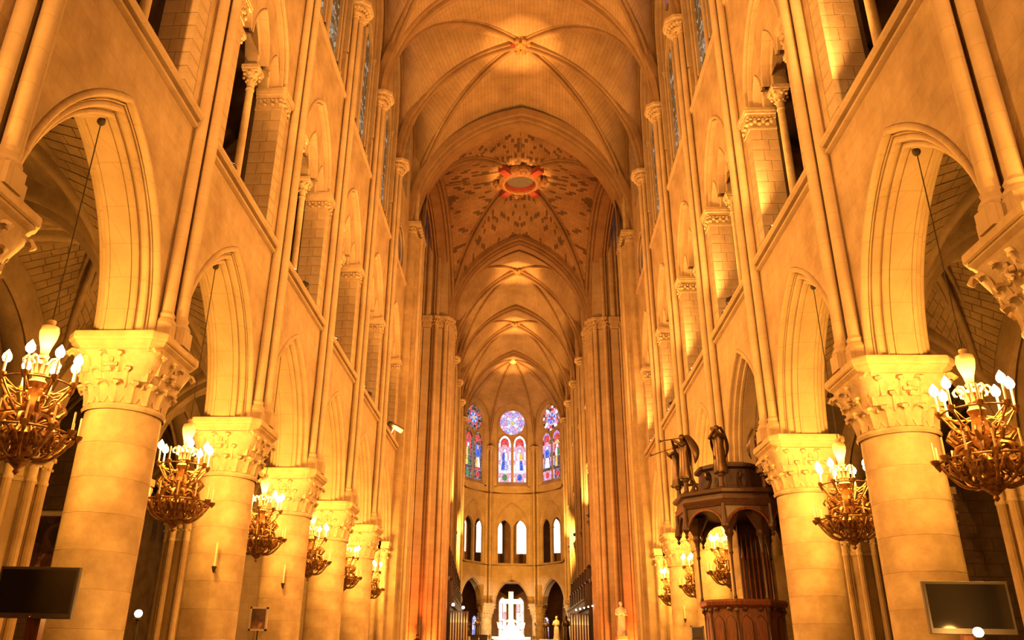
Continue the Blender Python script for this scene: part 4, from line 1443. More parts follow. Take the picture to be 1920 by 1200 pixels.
# bundle pier between the two aisles
def cluster_meshes():
    core = MB().lathe([(.62, 0), (.62, .5), (.52, .7), (.5, 5.3)], 20).mesh('core', M_aispier)
    sh_ = MB().lathe([(.16, .3), (.13, .5), (.11, .6), (.11, 5.3)], 10).mesh('colonnette', M_aispier)
    cp = MB()
    leafy_capital(cp, .5, .62, 5.3, ZAB - .1, 14, True, (0, 0), .12)
    for k in range(8):
        a = pi * k / 4 + pi / 8
        leafy_capital(cp, .11, .18, 5.3, 6.3, 6, False, (.66 * cos(a), .66 * sin(a)), .05)
    return core, sh_, cp.mesh('capital', M_carve)
me_ccore, me_csh, me_ccap = cluster_meshes()
ordn = ['nearest', 'second', 'third', 'fourth', 'fifth', 'sixth']
for s, nm in ((-1, 'left'), (1, 'right')):
    av = empty('ceiling_%s_aisle' % nm, label='low ribbed stone vaults over the %s aisles behind the arcade' % nm, cat='vault', kind='structure')
    av.scale = (s, 1, 1)
    for i in range(-1, 6):
        y = YS(s, i)
        wb = inst('aisle_web', me_aweb, av, (0, y, 0))
        if i == 0:
            for m_ in me_ast: inst('stone', m_, wb)
            o = inst('web_stones', me_ast_rest, wb); o['kind'] = 'stuff'
        elif i in (1, 2):
            o = inst('web_stones', me_ast_all, wb); o['kind'] = 'stuff'
        for m_ in arib: inst('rib', m_, av, (0, y, 0))
        for m_ in atr: inst('transverse_rib', m_, av, (0, y, 0))
        w2 = inst('aisle_web', me_aweb, av, (AO, y, 0))
        inst('aisle_web', me_aweb, av, (2 * AO, y, 0))
        if i < 3:
            o = inst('web_stones', me_ast_all, w2); o['kind'] = 'stuff'
        for m_ in arib: inst('rib', m_, av, (AO, y, 0))
        for m_ in atr: inst('transverse_rib', m_, av, (AO, y, 0))
        inst('aisle_arch_wall', me_owall, av, (0, y, 0))
    for i in range(0, 5):
        y = YS(s, i)
        e = empty('bundle_pier', (s * (AX1 + .45), y, 0), 0, '%s pier ringed with slim shafts between the two %s aisles' % (ordn[i], nm), 'pier', 'bundled aisle piers')
        inst('core', me_ccore, e)
        for k in range(8):
            a = pi * k / 4 + pi / 8
            inst('colonnette', me_csh, e, (.66 * cos(a), .66 * sin(a), 0))
        inst('capital', me_ccap, e)
    o = MB().box(18.6, 19.0, -4, 42, 0, 12).box(AX0, 18.6, 41.5, 42, 0, 12).box(AX0, 18.6, -4.2, -3.8, 0, 12).build('wall_%s_aisle' % nm, M_aisle)
    o.scale = (s, 1, 1)
    tag(o, 'outer stone wall of the %s aisles' % nm, 'wall', kind='structure')
    # chapel dividing wall facing the camera, laid in visible blocks
    pw = empty('wall_%s_chapel' % nm, (0, 26.3 + (1.2 if s > 0 else 0), 0), 0, 'block-built dividing wall facing down the %s aisle%s' % (nm, ', hung with a painting' if s < 0 else ''), 'wall', kind='structure')
    pw.scale = (s, 1, 1)
    MB().box(13.3, 18.6, .03, .6, 0, 10.8).build('mortar_bed', M_joint, pw)
    rn = random.Random(11 + s)
    z = .0
    k = 0
    shared = {}
    while z < 10.4:
        h = .40
        x = 13.3 - (.4 if k % 2 else 0)
        while x < 18.6:
            l = rn.choice((.6, .75, .9))
            x0, x1 = max(13.3, x), min(18.6, x + l)
            if x1 - x0 > .15:
                key = round(x1 - x0, 2)
                if key not in shared:
                    shared[key] = block(0, key, 0, .1, 0, h, .008).mesh('stone', M_aisle, 0)
                inst('stone', shared[key], pw, (x0, -.012 * rn.random(), z))
            x += l
        z += h; k += 1
    for x_ in (16.4, 16.7, 17.0):
        c = MB().lathe([(.15, 0), (.13, .4), (.13, 5.7)], 10, (x_, -.12)).build('respond_shaft', M_aispier, pw)
        q = MB(); leafy_capital(q, .13, .2, 5.7, 6.5, 7, True, (x_, -.12), .06); q.build('capital', M_carve, c)
    for dx in (-2.2, 2.2):
        rib_mesh(halfarc(Vector((16.7, 26.2)), Vector((16.7 + dx, 25.0)), 6.3, 3.3, 10), rib_prof(.3, .3), Vector((16.7 + dx, 25, 6.3))).build('rib', M_aisle, pw, 40, (0, -26.3, 0))

# ------------------------------------------------------------------ the great round piers
PR = 0.63
ND, Z_D0, Z_D1 = 8, 0.80, 5.42
DH = (Z_D1 - Z_D0) / ND
me_drum = MB().lathe([(PR - .006, 0), (PR, .006), (PR, DH - .006), (PR - .006, DH)], 40).mesh('drum', M_pier, 40)
me_pbase = MB().lathe([(1.05, 0), (1.05, .38)], 8, ph=pi / 8).lathe([(.95, .38), (.96, .5), (.85, .6), (.78, .66), (.80, .75), (PR, .80)], 32).mesh('base', M_pier)
def bell_r(f, th):
    rad = PR - .01 + .20 * f ** 1.6
    p = 2 + 5 * max(0, f - .25) / .75
    return rad / (abs(cos(th)) ** p + abs(sin(th)) ** p) ** (1 / p)
bl = MB().lathe([(PR + .04, 5.40), (PR + .065, 5.45), (PR + .04, 5.50), (PR - .01, 5.52)], 40, caps=False)
bl.rings([[(bell_r(k / 8, 2 * pi * j / 40) * cos(2 * pi * j / 40), bell_r(k / 8, 2 * pi * j / 40) * sin(2 * pi * j / 40), 5.50 + .90 * k / 8) for j in range(40)] for k in range(9)], closed=True, caps=True)
me_bell = bl.mesh('capital', M_carve, 40)
def chamfer_ring(h, c, z):
    return [(-h + c, -h, z), (h - c, -h, z), (h, -h + c, z), (h, h - c, z), (h - c, h, z), (-h + c, h, z), (-h, h - c, z), (-h, -h + c, z)]
ab = MB()
ab.rings([chamfer_ring(.80, .17, 6.36), chamfer_ring(.80, .17, 6.41), chamfer_ring(.76, .16, 6.42), chamfer_ring(.78, .16, 6.48), chamfer_ring(.84, .17, 6.54), chamfer_ring(.84, .17, 6.57), chamfer_ring(.86, .18, 6.575), chamfer_ring(.88, .18, 6.60), chamfer_ring(.88, .18, 6.69), chamfer_ring(.87, .18, ZAB)], closed=True)
me_abac = ab.mesh('abacus', M_pier, 25)
def leaf_mesh(h, w, out, curl):
    """a carved crocket leaf: rises, leans out and curls over at the tip; x = outwards"""
    mb = MB()
    n = 9
    fr = []
    pts = []
    for k in range(n + 1):
        f = k / n
        if f < .7:
            g = f / .7
            pts.append((out * .55 * g ** 2, h * .92 * g, w * (.55 + .6 * sin(pi * g * .8))))
        else:
            a = (f - .7) / .3 * pi * curl
            r_ = h * .13
            pts.append((out * .55 + r_ * (1 - cos(a)) * 1.3 + out * .35 * (f - .7) / .3, h * .92 + r_ * sin(a), w * (.9 - .55 * (f - .7) / .3)))
    th = .035
    up_, lo = [], []
    prof = (-1, -.5, 0, .5, 1)
    rows = []
    for k, (x, z, ww_) in enumerate(pts):
        x0, z0 = pts[max(k - 1, 0)][:2]; x1, z1 = pts[min(k + 1, n)][:2]
        t = Vector((x1 - x0, z1 - z0)).normalized()
        nx, nz = t.y, -t.x
        ring = []
        for q in prof:
            bul = .03 * (1 - abs(q)) + (.018 if q == 0 else 0) - .012 * (abs(q) == .5)
            ring.append((x + nx * (bul + th * .5), q * ww_ / 2, z + nz * (bul + th * .5)))
        for q in reversed(prof):
            ring.append((x - nx * th, q * ww_ / 2 * .9, z - nz * th))
        rows.append(ring)
    mb.rings(rows, closed=True)
    x, z, _ = pts[-1]
    mb.ball((x - .02, 0, z + .01), .026, 6, 4, (1, 2.2, 1))
    return mb
me_leaf_lo = leaf_mesh(.32, .25, .11, .95).mesh('leaf', M_carve, 50)
me_leaf_hi = leaf_mesh(.30, .21, .10, .95).mesh('leaf', M_carve, 50)
me_leaf_co = leaf_mesh(.50, .24, .20, 1.1).mesh('leaf', M_carve, 50)
me_rosette = MB().ball((0, 0, 0), .07, 8, 6, (.7, 1, 1)).ball((0, .09, 0), .05, 6, 4).ball((0, -.09, 0), .05, 6, 4).ball((0, 0, .09), .05, 6, 4).ball((0, 0, -.09), .05, 6, 4).mesh('rosette', M_carve, 50)
def make_pier(name, loc, label, group, leaves=True, rot=0.0, zs=1.0):
    e = empty(name, loc, rot, label, 'pier', group)
    e.scale = (1, 1, zs)
    inst('base', me_pbase, e)
    for k in range(ND):
        inst('drum', me_drum, e, (0, 0, Z_D0 + k * DH), rot=.7 * k)
    c = inst('capital', me_bell, e)
    if leaves:
        for row, (f, off, m_) in enumerate(((.02, .5, me_leaf_lo), (.30, 0, me_leaf_hi), (.58, .5, me_leaf_hi))):
            for k in range(16):
                a = 2 * pi * (k + off) / 16
                if row == 2 and k % 4 == 1: continue
                r_ = bell_r(f, a) - .005
                inst('leaf', m_, c, (r_ * cos(a), r_ * sin(a), 5.50 + .9 * f), a)
        for k in range(4):
            a = pi * k / 2
            r_ = bell_r(.75, a) + .03
            inst('rosette', me_rosette, c, (r_ * cos(a), r_ * sin(a), 6.14), a)
            a += pi / 4
            r_ = bell_r(.5, a) - .02
            inst('leaf', me_leaf_co, c, (r_ * cos(a), r_ * sin(a), 5.88), a)
    inst('abacus', me_abac, e)
    return e
plab = {
    -1: ['round stone pier at the left edge, only its carved capital in view', 'large round stone pier on the left behind the hanging flat screen', 'second round pier on the left with the chandelier glow on its capital', 'third round pier in the left row, beyond the framed notice', 'fourth round pier in the left row', 'last round pier of the left row beside the crossing pilaster'],
    1: ['round stone pier at the right edge, only its carved capital in view', 'large round stone pier on the right behind the hanging flat screen', 'second round pier on the right, just before the wooden pulpit', 'round pier on the right hidden behind the wooden pulpit canopy', 'round pier on the right seen just past the pulpit canopy', 'last round pier of the right row beside the crossing pilaster']}
for s in (-1, 1):
    for i in range(0, 6):
        make_pier('round_pier', (s * PX, YS(s, i), 0), plab[s][i], 'round piers of the nave arcade')
    make_pier('round_pier', (s * PX, YS(s, -1), 0), 'round pier of the %s nave row beside the photographer, out of the view' % ('left' if s < 0 else 'right'), 'round piers of the nave arcade', False)
al = ['outer left pier of the apse beside the stalls', 'pier left of the gleaming cross', 'pier right of the gleaming cross', 'outer right pier of the apse with a bright lit capital']
for j, a in enumerate(vang):
    make_pier('round_pier', choir(apv[j].x + .45 * sin(a), apv[j].y + .45 * cos(a)), al[j], 'round piers of the apse', True, CA - a, 7.2 / 6.72)
for s in (-1, 1):
    for i in range(1, 5):
        make_pier('round_pier', choir(s * 6.25, 5.35 + CB * i), '%s round pier along the %s side of the choir behind the stalls' % (ordn[i], 'left' if s < 0 else 'right'), 'choir piers', False)['kind'] = 'structure'

# ------------------------------------------------------------------ chandeliers
def scroll(r0, z0, r1, z1, sag, n=10):
    return [(r0 + (r1 - r0) * k / n, z0 + (z1 - z0) * k / n - sag * sin(pi * k / n)) for k in range(n + 1)]
def spiral(c, r0, turns, n=14, a0=0.0, sg=1):
    return [(c[0] + r0 * (1 - .75 * k / n) * cos(a0 + sg * 2 * pi * turns * k / n), c[1] + r0 * (1 - .75 * k / n) * sin(a0 + sg * 2 * pi * turns * k / n)) for k in range(n + 1)]
def radial(pts, a):
    return [(r_ * cos(a), r_ * sin(a), z) for r_, z in pts]
def chandelier_proto():
    e = empty('chandelier')
    MB().tube([(0, 0, 1.68), (0, 0, 5.32)], .010, 5).ball((0, 0, 5.28), .07, 7, 5).build('chain', M_iron, e)
    u = MB().lathe([(.02, 1.72), (.06, 1.70), (.06, 1.66), (.04, 1.64), (.12, 1.60), (.135, 1.52), (.12, 1.42), (.075, 1.28), (.055, 1.18), (.08, 1.14), (.05, 1.1)], 14)
    u.build('urn', M_urn, e, 50)
    MB().lathe([(.05, 1.12), (.07, 1.05), (.12, 1.0), (.10, .92), (.085, .80), (.13, .74), (.09, .66), (.12, .45), (.16, .32), (.10, .15), (.13, .05), (.20, -.02), (.14, -.12), (.10, -.22), (.16, -.30), (.18, -.36), (.10, -.44), (.03, -.50), (.045, -.54), (.01, -.58)], 14).build('stem', M_gilt, e, 50)
    me_pl = MB().tube(radial([(.09, .86), (.10, 1.0), (.15, 1.09), (.21, 1.10), (.245, 1.06), (.235, 1.0), (.20, .99)], 0), [.026, .026, .024, .022, .02, .018, .014], 6).mesh('plume', M_urn, 60)
    for k in range(8): inst('plume', me_pl, e, rot=2 * pi * k / 8)
    MB().torus(.46, .016, .72, 28, 5).build('upper_hoop', M_gilt, e)
    MB().torus(.61, .018, .0, 32, 5).build('lower_hoop', M_gilt, e)
    # arms: a long S from the stem to the hoop, with inner curls
    lo = MB()
    lo.tube(radial(scroll(.12, -.34, .64, .0, .16), 0), .022, 6)
    lo.tube(radial(spiral((.36, -.17), .11, 1.2, 14, 0), 0), .015, 5)
    lo.tube(radial(spiral((.22, -.12), .09, 1.2, 12, 2.0, -1), 0), .014, 5)
    lo.tube(radial([(.20, .05), (.36, -.02), (.50, .04), (.61, .0)], 0), .013, 5)
    lo.lathe([(.012, -.06), (.03, -.03), (.055, .0), (.065, .04), (.02, .05)], 8, (.67, 0))
    for yy in (-.05, .05):
        lo.tube([(.40, yy, -.22), (.48, yy * 1.8, -.12), (.47, yy * 2.6, -.02), (.42, yy * 2, .02)], [.02, .03, .025, .01], 5)
    me_lo = lo.mesh('lower_arm', M_gilt, 60)
    hi = MB()
    hi.tube(radial(scroll(.10, .36, .48, .72, .10), 0), .018, 6)
    hi.tube(radial(spiral((.30, .42), .10, 1.25, 14, 0), 0), .014, 5)
    hi.tube(radial([(.15, .62), (.26, .58), (.38, .66), (.46, .72)], 0), .012, 5)
    hi.lathe([(.012, .66), (.03, .69), (.05, .73), (.055, .77), (.02, .78)], 8, (.49, 0))
    for yy in (-.05, .05):
        hi.tube([(.24, yy, .30), (.36, yy * 1.6, .26), (.44, yy * 2.4, .36), (.40, yy * 2, .44)], [.02, .035, .025, .01], 5)
    me_hi = hi.mesh('upper_arm', M_gilt, 60)
    fo = MB()
    fo.tube(radial([(.16, .16), (.28, .22), (.38, .18), (.42, .08), (.36, .02)], 0), [.02, .035, .035, .025, .012], 5)
    fo.tube(radial([(.14, .10), (.26, .05), (.36, -.06), (.44, -.05)], 0), [.018, .03, .028, .01], 5)
    me_fo = fo.mesh('leaf_spray', M_gilt, 60)
    me_ca = MB().lathe([(.017, .78), (.016, 1.02), (.010, 1.03)], 8, (.49, 0)).mesh('candle', M_candle)
    me_cb = MB().lathe([(.015, .04), (.014, .30), (.008, .31)], 8, (.67, 0)).mesh('candle', M_candle)
    me_bu = MB().lathe([(.010, 1.02), (.048, 1.045), (.066, 1.09), (.056, 1.14), (.022, 1.19), (.002, 1.22)], 10, (.49, 0)).mesh('bulb', M_bulb)
    for k in range(12): inst('lower_arm', me_lo, e, rot=2 * pi * k / 12)
    for k in range(8): inst('upper_arm', me_hi, e, rot=2 * pi * k / 8 + .2)
    for k in range(12): inst('leaf_spray', me_fo, e, rot=2 * pi * k / 12 + .26)
    for k in range(8):
        c = inst('candle', me_ca, e, rot=2 * pi * k / 8 + .2)
        if k != 5: inst('bulb', me_bu, c)
    for k in range(12): inst('candle', me_cb, e, rot=2 * pi * k / 12)
    light('POINT', 'chandelier_light', (0, 0, 1.10), P_CHAND, WARM, e, radius=.30)
    return e
clab = {
    -1: ['large gilt chandelier at the left edge before the first pier', 'gilt chandelier hanging between the first and second left piers', 'gilt chandelier hanging between the second and third left piers', 'gilt chandelier between the third and fourth left piers', 'small-looking gilt chandelier between the fourth and fifth left piers', 'farthest gilt chandelier of the left row by the crossing'],
    1: ['large gilt chandelier at the right edge before the first pier', 'gilt chandelier hanging between the first and second right piers', 'gilt chandelier behind the pulpit back, mostly hidden', 'gilt chandelier seen under the pulpit canopy', 'gilt chandelier beyond the pulpit, between the last round piers', 'farthest gilt chandelier of the right row by the crossing']}
proto = chandelier_proto()
first = True
for s in (-1, 1):
    for i in range(0, 6):
        if s > 0 and i == 2: continue          # the pulpit stands in this bay
        o = proto if first else copy_tree(proto)
        first = False
        o.location = (s * 6.80, YS(s, i) + B / 2, 4.43)
        o.rotation_euler = (0, 0, .37 * i + (.2 if s > 0 else 0))
        tag(o, clab[s][i], 'chandelier', 'chandeliers under the arcade arches')
    o = copy_tree(proto)
    o.location = (s * 6.80, YS(s, -1) + B / 2, 4.43)
    tag(o, 'gilt chandelier of the %s row beside the photographer, out of the view' % ('left' if s < 0 else 'right'), 'chandelier', 'chandeliers under the arcade arches')

# ------------------------------------------------------------------ floodlights on the tribune sills
def flood(loc, aim, energy, label, angle=R(112), group='tribune floodlights', size=1.0, col=FLOOD):
    e = empty('floodlight', loc, 0, label, 'lamp', group)
    v = Vector(aim) - Vector(loc)
    q = v.to_track_quat('-Z', 'Y').to_euler()
    h = MB().box(-.14 * size, .14 * size, -.09 * size, .09 * size, -.02, .14 * size).box(-.16 * size, .16 * size, -.11 * size, .11 * size, -.05, -.02)
    h = h.build('housing', M_iron, e, 0, (0, 0, .22 * size)); h.rotation_euler = q
    MB().box(-.13 * size, .13 * size, -.08 * size, .08 * size, -.058, -.050).build('lens', M_lamp, h, 0)
    MB().tube([(-.15 * size, 0, .22 * size), (-.15 * size, 0, .02), (.15 * size, 0, .02), (.15 * size, 0, .22 * size)], .012, 5).build('bracket', M_iron, e)
    light('SPOT', 'flood_light', Vector((0, 0, .22 * size)) + v.normalized() * .09, energy, col, e, radius=.08, aim=Vector((0, 0, .22 * size)) + v.normalized() * 2, angle=angle, blend=.8)
    return e
for s, nm in ((-1, 'left'), (1, 'right')):
    for i in range(0, 6):
        y = YS(s, i) + (1.75 if s < 0 else B - 1.75)
        flood((s * (WX + .02), y, ZSIL + .29), (-s * 3.2, y + (.6 if s < 0 else -.6), 30), P_FLOOD * (1.0 if i < 5 else .9), 'small floodlight on the %s tribune sill, bay %s' % (nm, ['nearest the camera', 'second from the camera', 'third from the camera', 'fourth from the camera', 'fifth from the camera', 'beside the crossing'][i]), size=.6)
for s, nm in ((-1, 'left'), (1, 'right')):
    for k in range(3):  # added floods, brighten the choir walls and vault
        p = choir(s * 5.3, 9.5 + 9 * k, ZSIL + .3)
        a = choir(-s * 2.5, 12 + 9 * k, 30)
        flood(p, a, P_CHOIR * .55, 'added floodlight on the %s choir sill, %s from the crossing' % (nm, ['first', 'second', 'third'][k]), group='added choir floodlights')
for s, nm in ((-1, 'left'), (1, 'right')):
    for i in (1, 3, 5):  # added floods that lift the wall across the nave, down to the arcade
        y = YS(s, i) + (2.4 if s < 0 else B - 2.4)
        flood((s * (WX + .06), y, ZSIL + .27), (-s * 6.4, y + 1.0, 9.0), P_FLOOD * 2.5, 'added floodlight on the %s tribune sill turned down across the nave, %s of three' % (nm, {1: 'first', 3: 'second', 5: 'third'}[i]), R(140), 'added cross-lighting floodlights', .5)
# narrow spots picking out the keystones
def boss_spots(tgt, ys, e_, lb):
    for s, nm in ((-1, 'left'), (1, 'right')):
        p = ys(s)
        flood(p, tgt, e_, 'narrow spotlight on the %s sill aimed at the %s keystone' % (nm, lb), R(13), 'keystone spotlights', .8)
boss_spots((0, ymid(5), 33), lambda s: (s * (WX - .02), YS(s, 4) + 2.7, ZSIL + .29), P_BOSS, 'last nave')
boss_spots((0, ymid(3), 33), lambda s: (s * (WX - .02), YS(s, 2) + 2.7, ZSIL + .29), P_BOSS, 'middle nave')
boss_spots((ctr.x, ctr.y, 33), lambda s: (s * 5.95, YS(s, 6) + 2.35, 12.6), P_BOSS * 1.3, 'crossing')
for k, nmk in ((0, 'first choir'), (1, 'second choir')):
    boss_spots(choir(0, 11.35 + 12.04 * k, 33), lambda s, k=k: choir(s * 5.35, 5.4 + 12.04 * k + 2.2, ZSIL + .3), P_BOSS * 1.2, nmk)
boss_spots(choir(0, AC, 33), lambda s: choir(s * 5.35, 26.5, ZSIL + .3), P_BOSS * 1.2, 'apse')
# heavier projector on the far left sill
pc = empty('spot_projector', (-6.34, 37.3, ZSIL + .30), 0, 'steel cylindrical projector lamp clamped on the far left tribune sill', 'lamp')
MB().tube([(.05, -.1, .35), (.55, .25, .12)], [.12, .15], 12).build('barrel', M_bezel, pc)
MB().tube([(-.05, -.16, .40), (.06, -.09, .345)], [.10, .13], 12).build('rear_cap', M_iron, pc)
MB().tube([(.25, 0, .27), (.1, 0, -.05), (-.1, 0, -.02)], .03, 6).tube([(0, .1, .3), (0, .1, -.02)], .025, 6).build('clamp', M_steel, pc)

# ------------------------------------------------------------------ flat screens
def screen(loc, rot, w, h, label, tilt):
    e = empty('flat_screen', loc, rot, label, 'television', 'flat screens on posts')
    f = MB()
    d = .05
    f.rings([[(x * q, yy, z * q2) for x, z in ((-w / 2, -h / 2 - .03), (w / 2, -h / 2 - .03), (w / 2, h / 2), (-w / 2, h / 2))] for yy, q, q2 in ((0, .985, .985), (.01, 1, 1), (.07, 1, 1), (.1, .9, .9))], closed=True)
    fr = f.build('bezel', M_bezel, e, 0)
    MB().box(-w / 2 + .035, w / 2 - .035, -.004, .004, -h / 2 + .035, h / 2 - .035).build('display', M_screen, e, 0)
    MB().ball((0, -.006, -h / 2 - .008), .006, 6, 4).build('standby_light', glow_mat('red_standby', (1, .05, .03), 3.0), e)
    MB().box(-.09, .09, .11, .23, -loc[2], h / 2 - .1).box(-.2, .2, .08, .13, -.2, .2).build('post', M_woodr, e, 0)
    MB().box(-.35, .35, -.15, .55, -loc[2], -loc[2] + .05).build('foot', M_iron, e, 0)
    e.rotation_euler = (R(tilt), 0, rot)
    return e
screen((-6.12, 10.5, 2.345), R(1), 1.05, .60, 'flat screen at the left edge with reflections, in front of the first pier', 0)
screen((5.46, 10.5, 2.36), R(-6), .95, .57, 'blank dark flat screen in front of the first right pier', 0)

# ------------------------------------------------------------------ small lamps, notices, candles by the piers
def globe(loc, label):
    e = empty('globe_lamp', (loc[0], loc[1], 0), 0, label, 'lamp', 'globe lamps on stands')
    MB().lathe([(.18, 0), (.18, .03), (.03, .06), (.022, .2), (.022, loc[2] - .10), (.05, loc[2] - .08), (.05, loc[2] - .06)], 12).build('stand', M_iron, e)
    MB().ball((0, 0, loc[2]), .055, 12, 8).build('globe', M_lamp, e)
    light('POINT', 'globe_light', (0, 0, loc[2] + .0), 60, WARM, e, radius=.09)
globe((-5.50, 12.2, 2.17), 'small glowing globe lamp at the foot of the first left pier')
globe((5.30, 10.1, 2.055), 'small glowing globe lamp just below the right flat screen')
def notice(loc, w, h, label, mat, rot=0.0):
    e = empty('framed_notice', loc, rot, label, 'notice board')
    f = MB()
    for x0, x1, z0, z1 in ((-w / 2, w / 2, h / 2 - .04, h / 2), (-w / 2, w / 2, -h / 2, -h / 2 + .04), (-w / 2, -w / 2 + .04, -h / 2, h / 2), (w / 2 - .04, w / 2, -h / 2, h / 2)):
        f.box(x0, x1, -.02, .03, z0, z1)
    f.build('frame', M_steel, e, 0)
    MB().box(-w / 2 + .03, w / 2 - .03, 0, .02, -h / 2 + .03, h / 2 - .03).build('sheet', mat, e, 0)
    MB().tube([(0, .03, -loc[2]), (0, .03, -h / 2)], .02, 6).lathe([(.2, -loc[2]), (.2, -loc[2] + .03)], 12, (0, .03)).build('stand', M_iron, e)
notice((-6.05, 19.6, 2.42), .42, .52, 'small framed picture on a stand before the second left pier', M_canvas)
notice((5.55, 27.4, 2.55), .42, .44, 'small dark framed board on a stand beyond the pulpit', M_bezel)
def wall_candle(loc, label, h=.5):
    e = empty('tall_candle', loc, 0, label, 'candle', 'consecration candles')
    MB().lathe([(.008, -.14), (.03, -.10), (.055, -.02), (.06, 0), (.02, .01)], 10).tube([(0, 0, -.06), (0, .12, -.12)], .012, 5).build('bracket', M_bronze, e)
    MB().lathe([(.022, .0), (.022, h), (.005, h + .01)], 8).build('wax', M_candle, e)
for s, i, y_off, z, lb in ((-1, 3, -.78, 3.5, 'thin white candle bracketed on the third left pier'), (1, 5, -.78, 3.35, 'thin white candle bracketed on a far right pier'), (-1, 2, -.78, 3.4, 'thin white candle bracketed low on the second left pier')):
    wall_candle((s * (PX - .25), YS(s, i) + y_off + .05, z), lb)

# ------------------------------------------------------------------ painting on the chapel wall
e = empty('oil_painting', (-15.62, 26.27, 4.62), 0, 'tall dark oil painting in a gilt frame on the left chapel wall', 'painting')
pw_, ph_ = .80, 2.3
f = MB()
for k in range(4):
    pass
ri = [(-pw_ / 2, -ph_ / 2), (pw_ / 2, -ph_ / 2), (pw_ / 2, ph_ / 2), (-pw_ / 2, ph_ / 2)]
f.rings([[(x + (dx if x > 0 else -dx), yy, z + (dx if z > 0 else -dx)) for x, z in ri] for dx, yy in ((-.02, -.04), (.03, -.09), (.10, -.11), (.16, -.06), (.18, 0))], closed=True, caps=False)
f.build('frame', M_gold, e, 0)
MB().box(-pw_ / 2, pw_ / 2, -.045, -.01, -ph_ / 2, ph_ / 2).build('canvas', M_canvas, e, 0)
MB().box(-.65, .65, -.14, 0, ph_ / 2 + .2, ph_ / 2 + .34).build('ledge', M_aisle, e, 0)

# ------------------------------------------------------------------ robed statues
def loft(mb, secs, n=14):
    """secs: (z, rx, ry, cx, cy)"""
    return mb.rings([[(cx + rx * cos(2 * pi * k / n) * (1 + .05 * cos(5 * 2 * pi * k / n)), cy + ry * sin(2 * pi * k / n) * (1 + .05 * cos(4 * 2 * pi * k / n)), z) for k in range(n)] for z, rx, ry, cx, cy in secs], closed=True)
def robed(mb, H=1.0, lean=0.0, arms='front', kneel=False):
    if kneel:
        loft(mb, [(0, .20, .30, 0, .05), (.06, .21, .32, 0, .05), (.22, .17, .25, 0, .02), (.34, .14, .15, 0, -.02), (.46, .15, .12, 0, -.03), (.60, .17, .11, 0, -.03), (.68, .13, .09, 0, -.03), (.71, .05, .05, 0, -.03), (.75, .045, .045, 0, -.04)])
        hz = .82
    else:
        loft(mb, [(0, .15, .13, 0, 0), (.04, .16, .14, 0, 0), (.25, .13, .11, 0, 0), (.45, .125, .10, 0, 0), (.58, .11, .085, 0, .0), (.70, .13, .085, 0, lean * .5), (.79, .135, .08, 0, lean), (.83, .09, .06, 0, lean), (.85, .04, .04, 0, lean), (.88, .036, .036, 0, lean)])
        hz = .935
    cy = -.05 if kneel else lean - .01
    mb.ball((0, cy, hz), .062, 10, 8, (.85, 1, 1.15))
    mb.ball((0, cy + .02, hz + .015), .066, 8, 6, (.95, .95, 1.0))
    mb.ball((0, cy - .062, hz - .005), .012, 5, 4)
    sh_z = .64 if kneel else .78
    for sx in (-1, 1):
        if arms == 'front':
            mb.tube([(sx * .125, cy, sh_z), (sx * .16, cy - .04, sh_z - .15), (sx * .07, cy - .16, sh_z - .16), (sx * .02, cy - .20, sh_z - .10)], [.042, .038, .03, .022], 7)
        elif arms == 'up':
            mb.tube([(sx * .125, cy, sh_z), (sx * .15, cy - .10, sh_z - .06), (sx * .05, cy - .20, sh_z + .04), (sx * .02, cy - .24, sh_z + .09)], [.042, .038, .03, .022], 7)
        else:
            mb.tube([(sx * .125, cy, sh_z), (sx * .17, cy, sh_z - .17), (sx * .14, cy - .06, sh_z - .32)], [.042, .036, .024], 7)
    for sx in (-1, 1):
        mb.ball((sx * .06, -.12, .0 + .02), .05, 6, 4, (.8, 1.3, .6))
    return mb

# ------------------------------------------------------------------ the pulpit
pu = empty('pulpit', (5.92, 22.95, 0), 0, 'carved dark wooden pulpit with a big canopy topped by trumpeting angels', 'pulpit')
def octo(r_, z, ph=pi / 8):
    return [(r_ * cos(2 * pi * k / 8 + ph), r_ * sin(2 * pi * k / 8 + ph), z) for k in range(8)]
MB().rings([octo(.25, 0), octo(.30, .5), octo(.45, 1.2), octo(.95, 1.75), octo(1.02, 1.85), octo(.98, 1.9)], closed=True).build('pedestal', M_wood, pu, 0)
MB().rings([octo(.98, 1.9), octo(1.0, 3.0), octo(.85, 3.0), octo(.85, 2.0)], closed=True, caps=False).rings([octo(.9, 2.0), octo(.9, 2.05)], closed=True).build('tub', M_woodr, pu, 0)
MB().rings([octo(1.02, 3.0), octo(1.12, 3.08), octo(1.14, 3.16), octo(1.10, 3.22), octo(.86, 3.22), octo(.84, 3.0)], closed=True, caps=False).build('handrail', M_woodr, pu, 0)
MB().rings([octo(1.0, 1.86), octo(1.08, 1.92), octo(1.08, 2.0), octo(1.0, 2.05)], closed=True, caps=False).build('lower_rail', M_woodr, pu, 0)
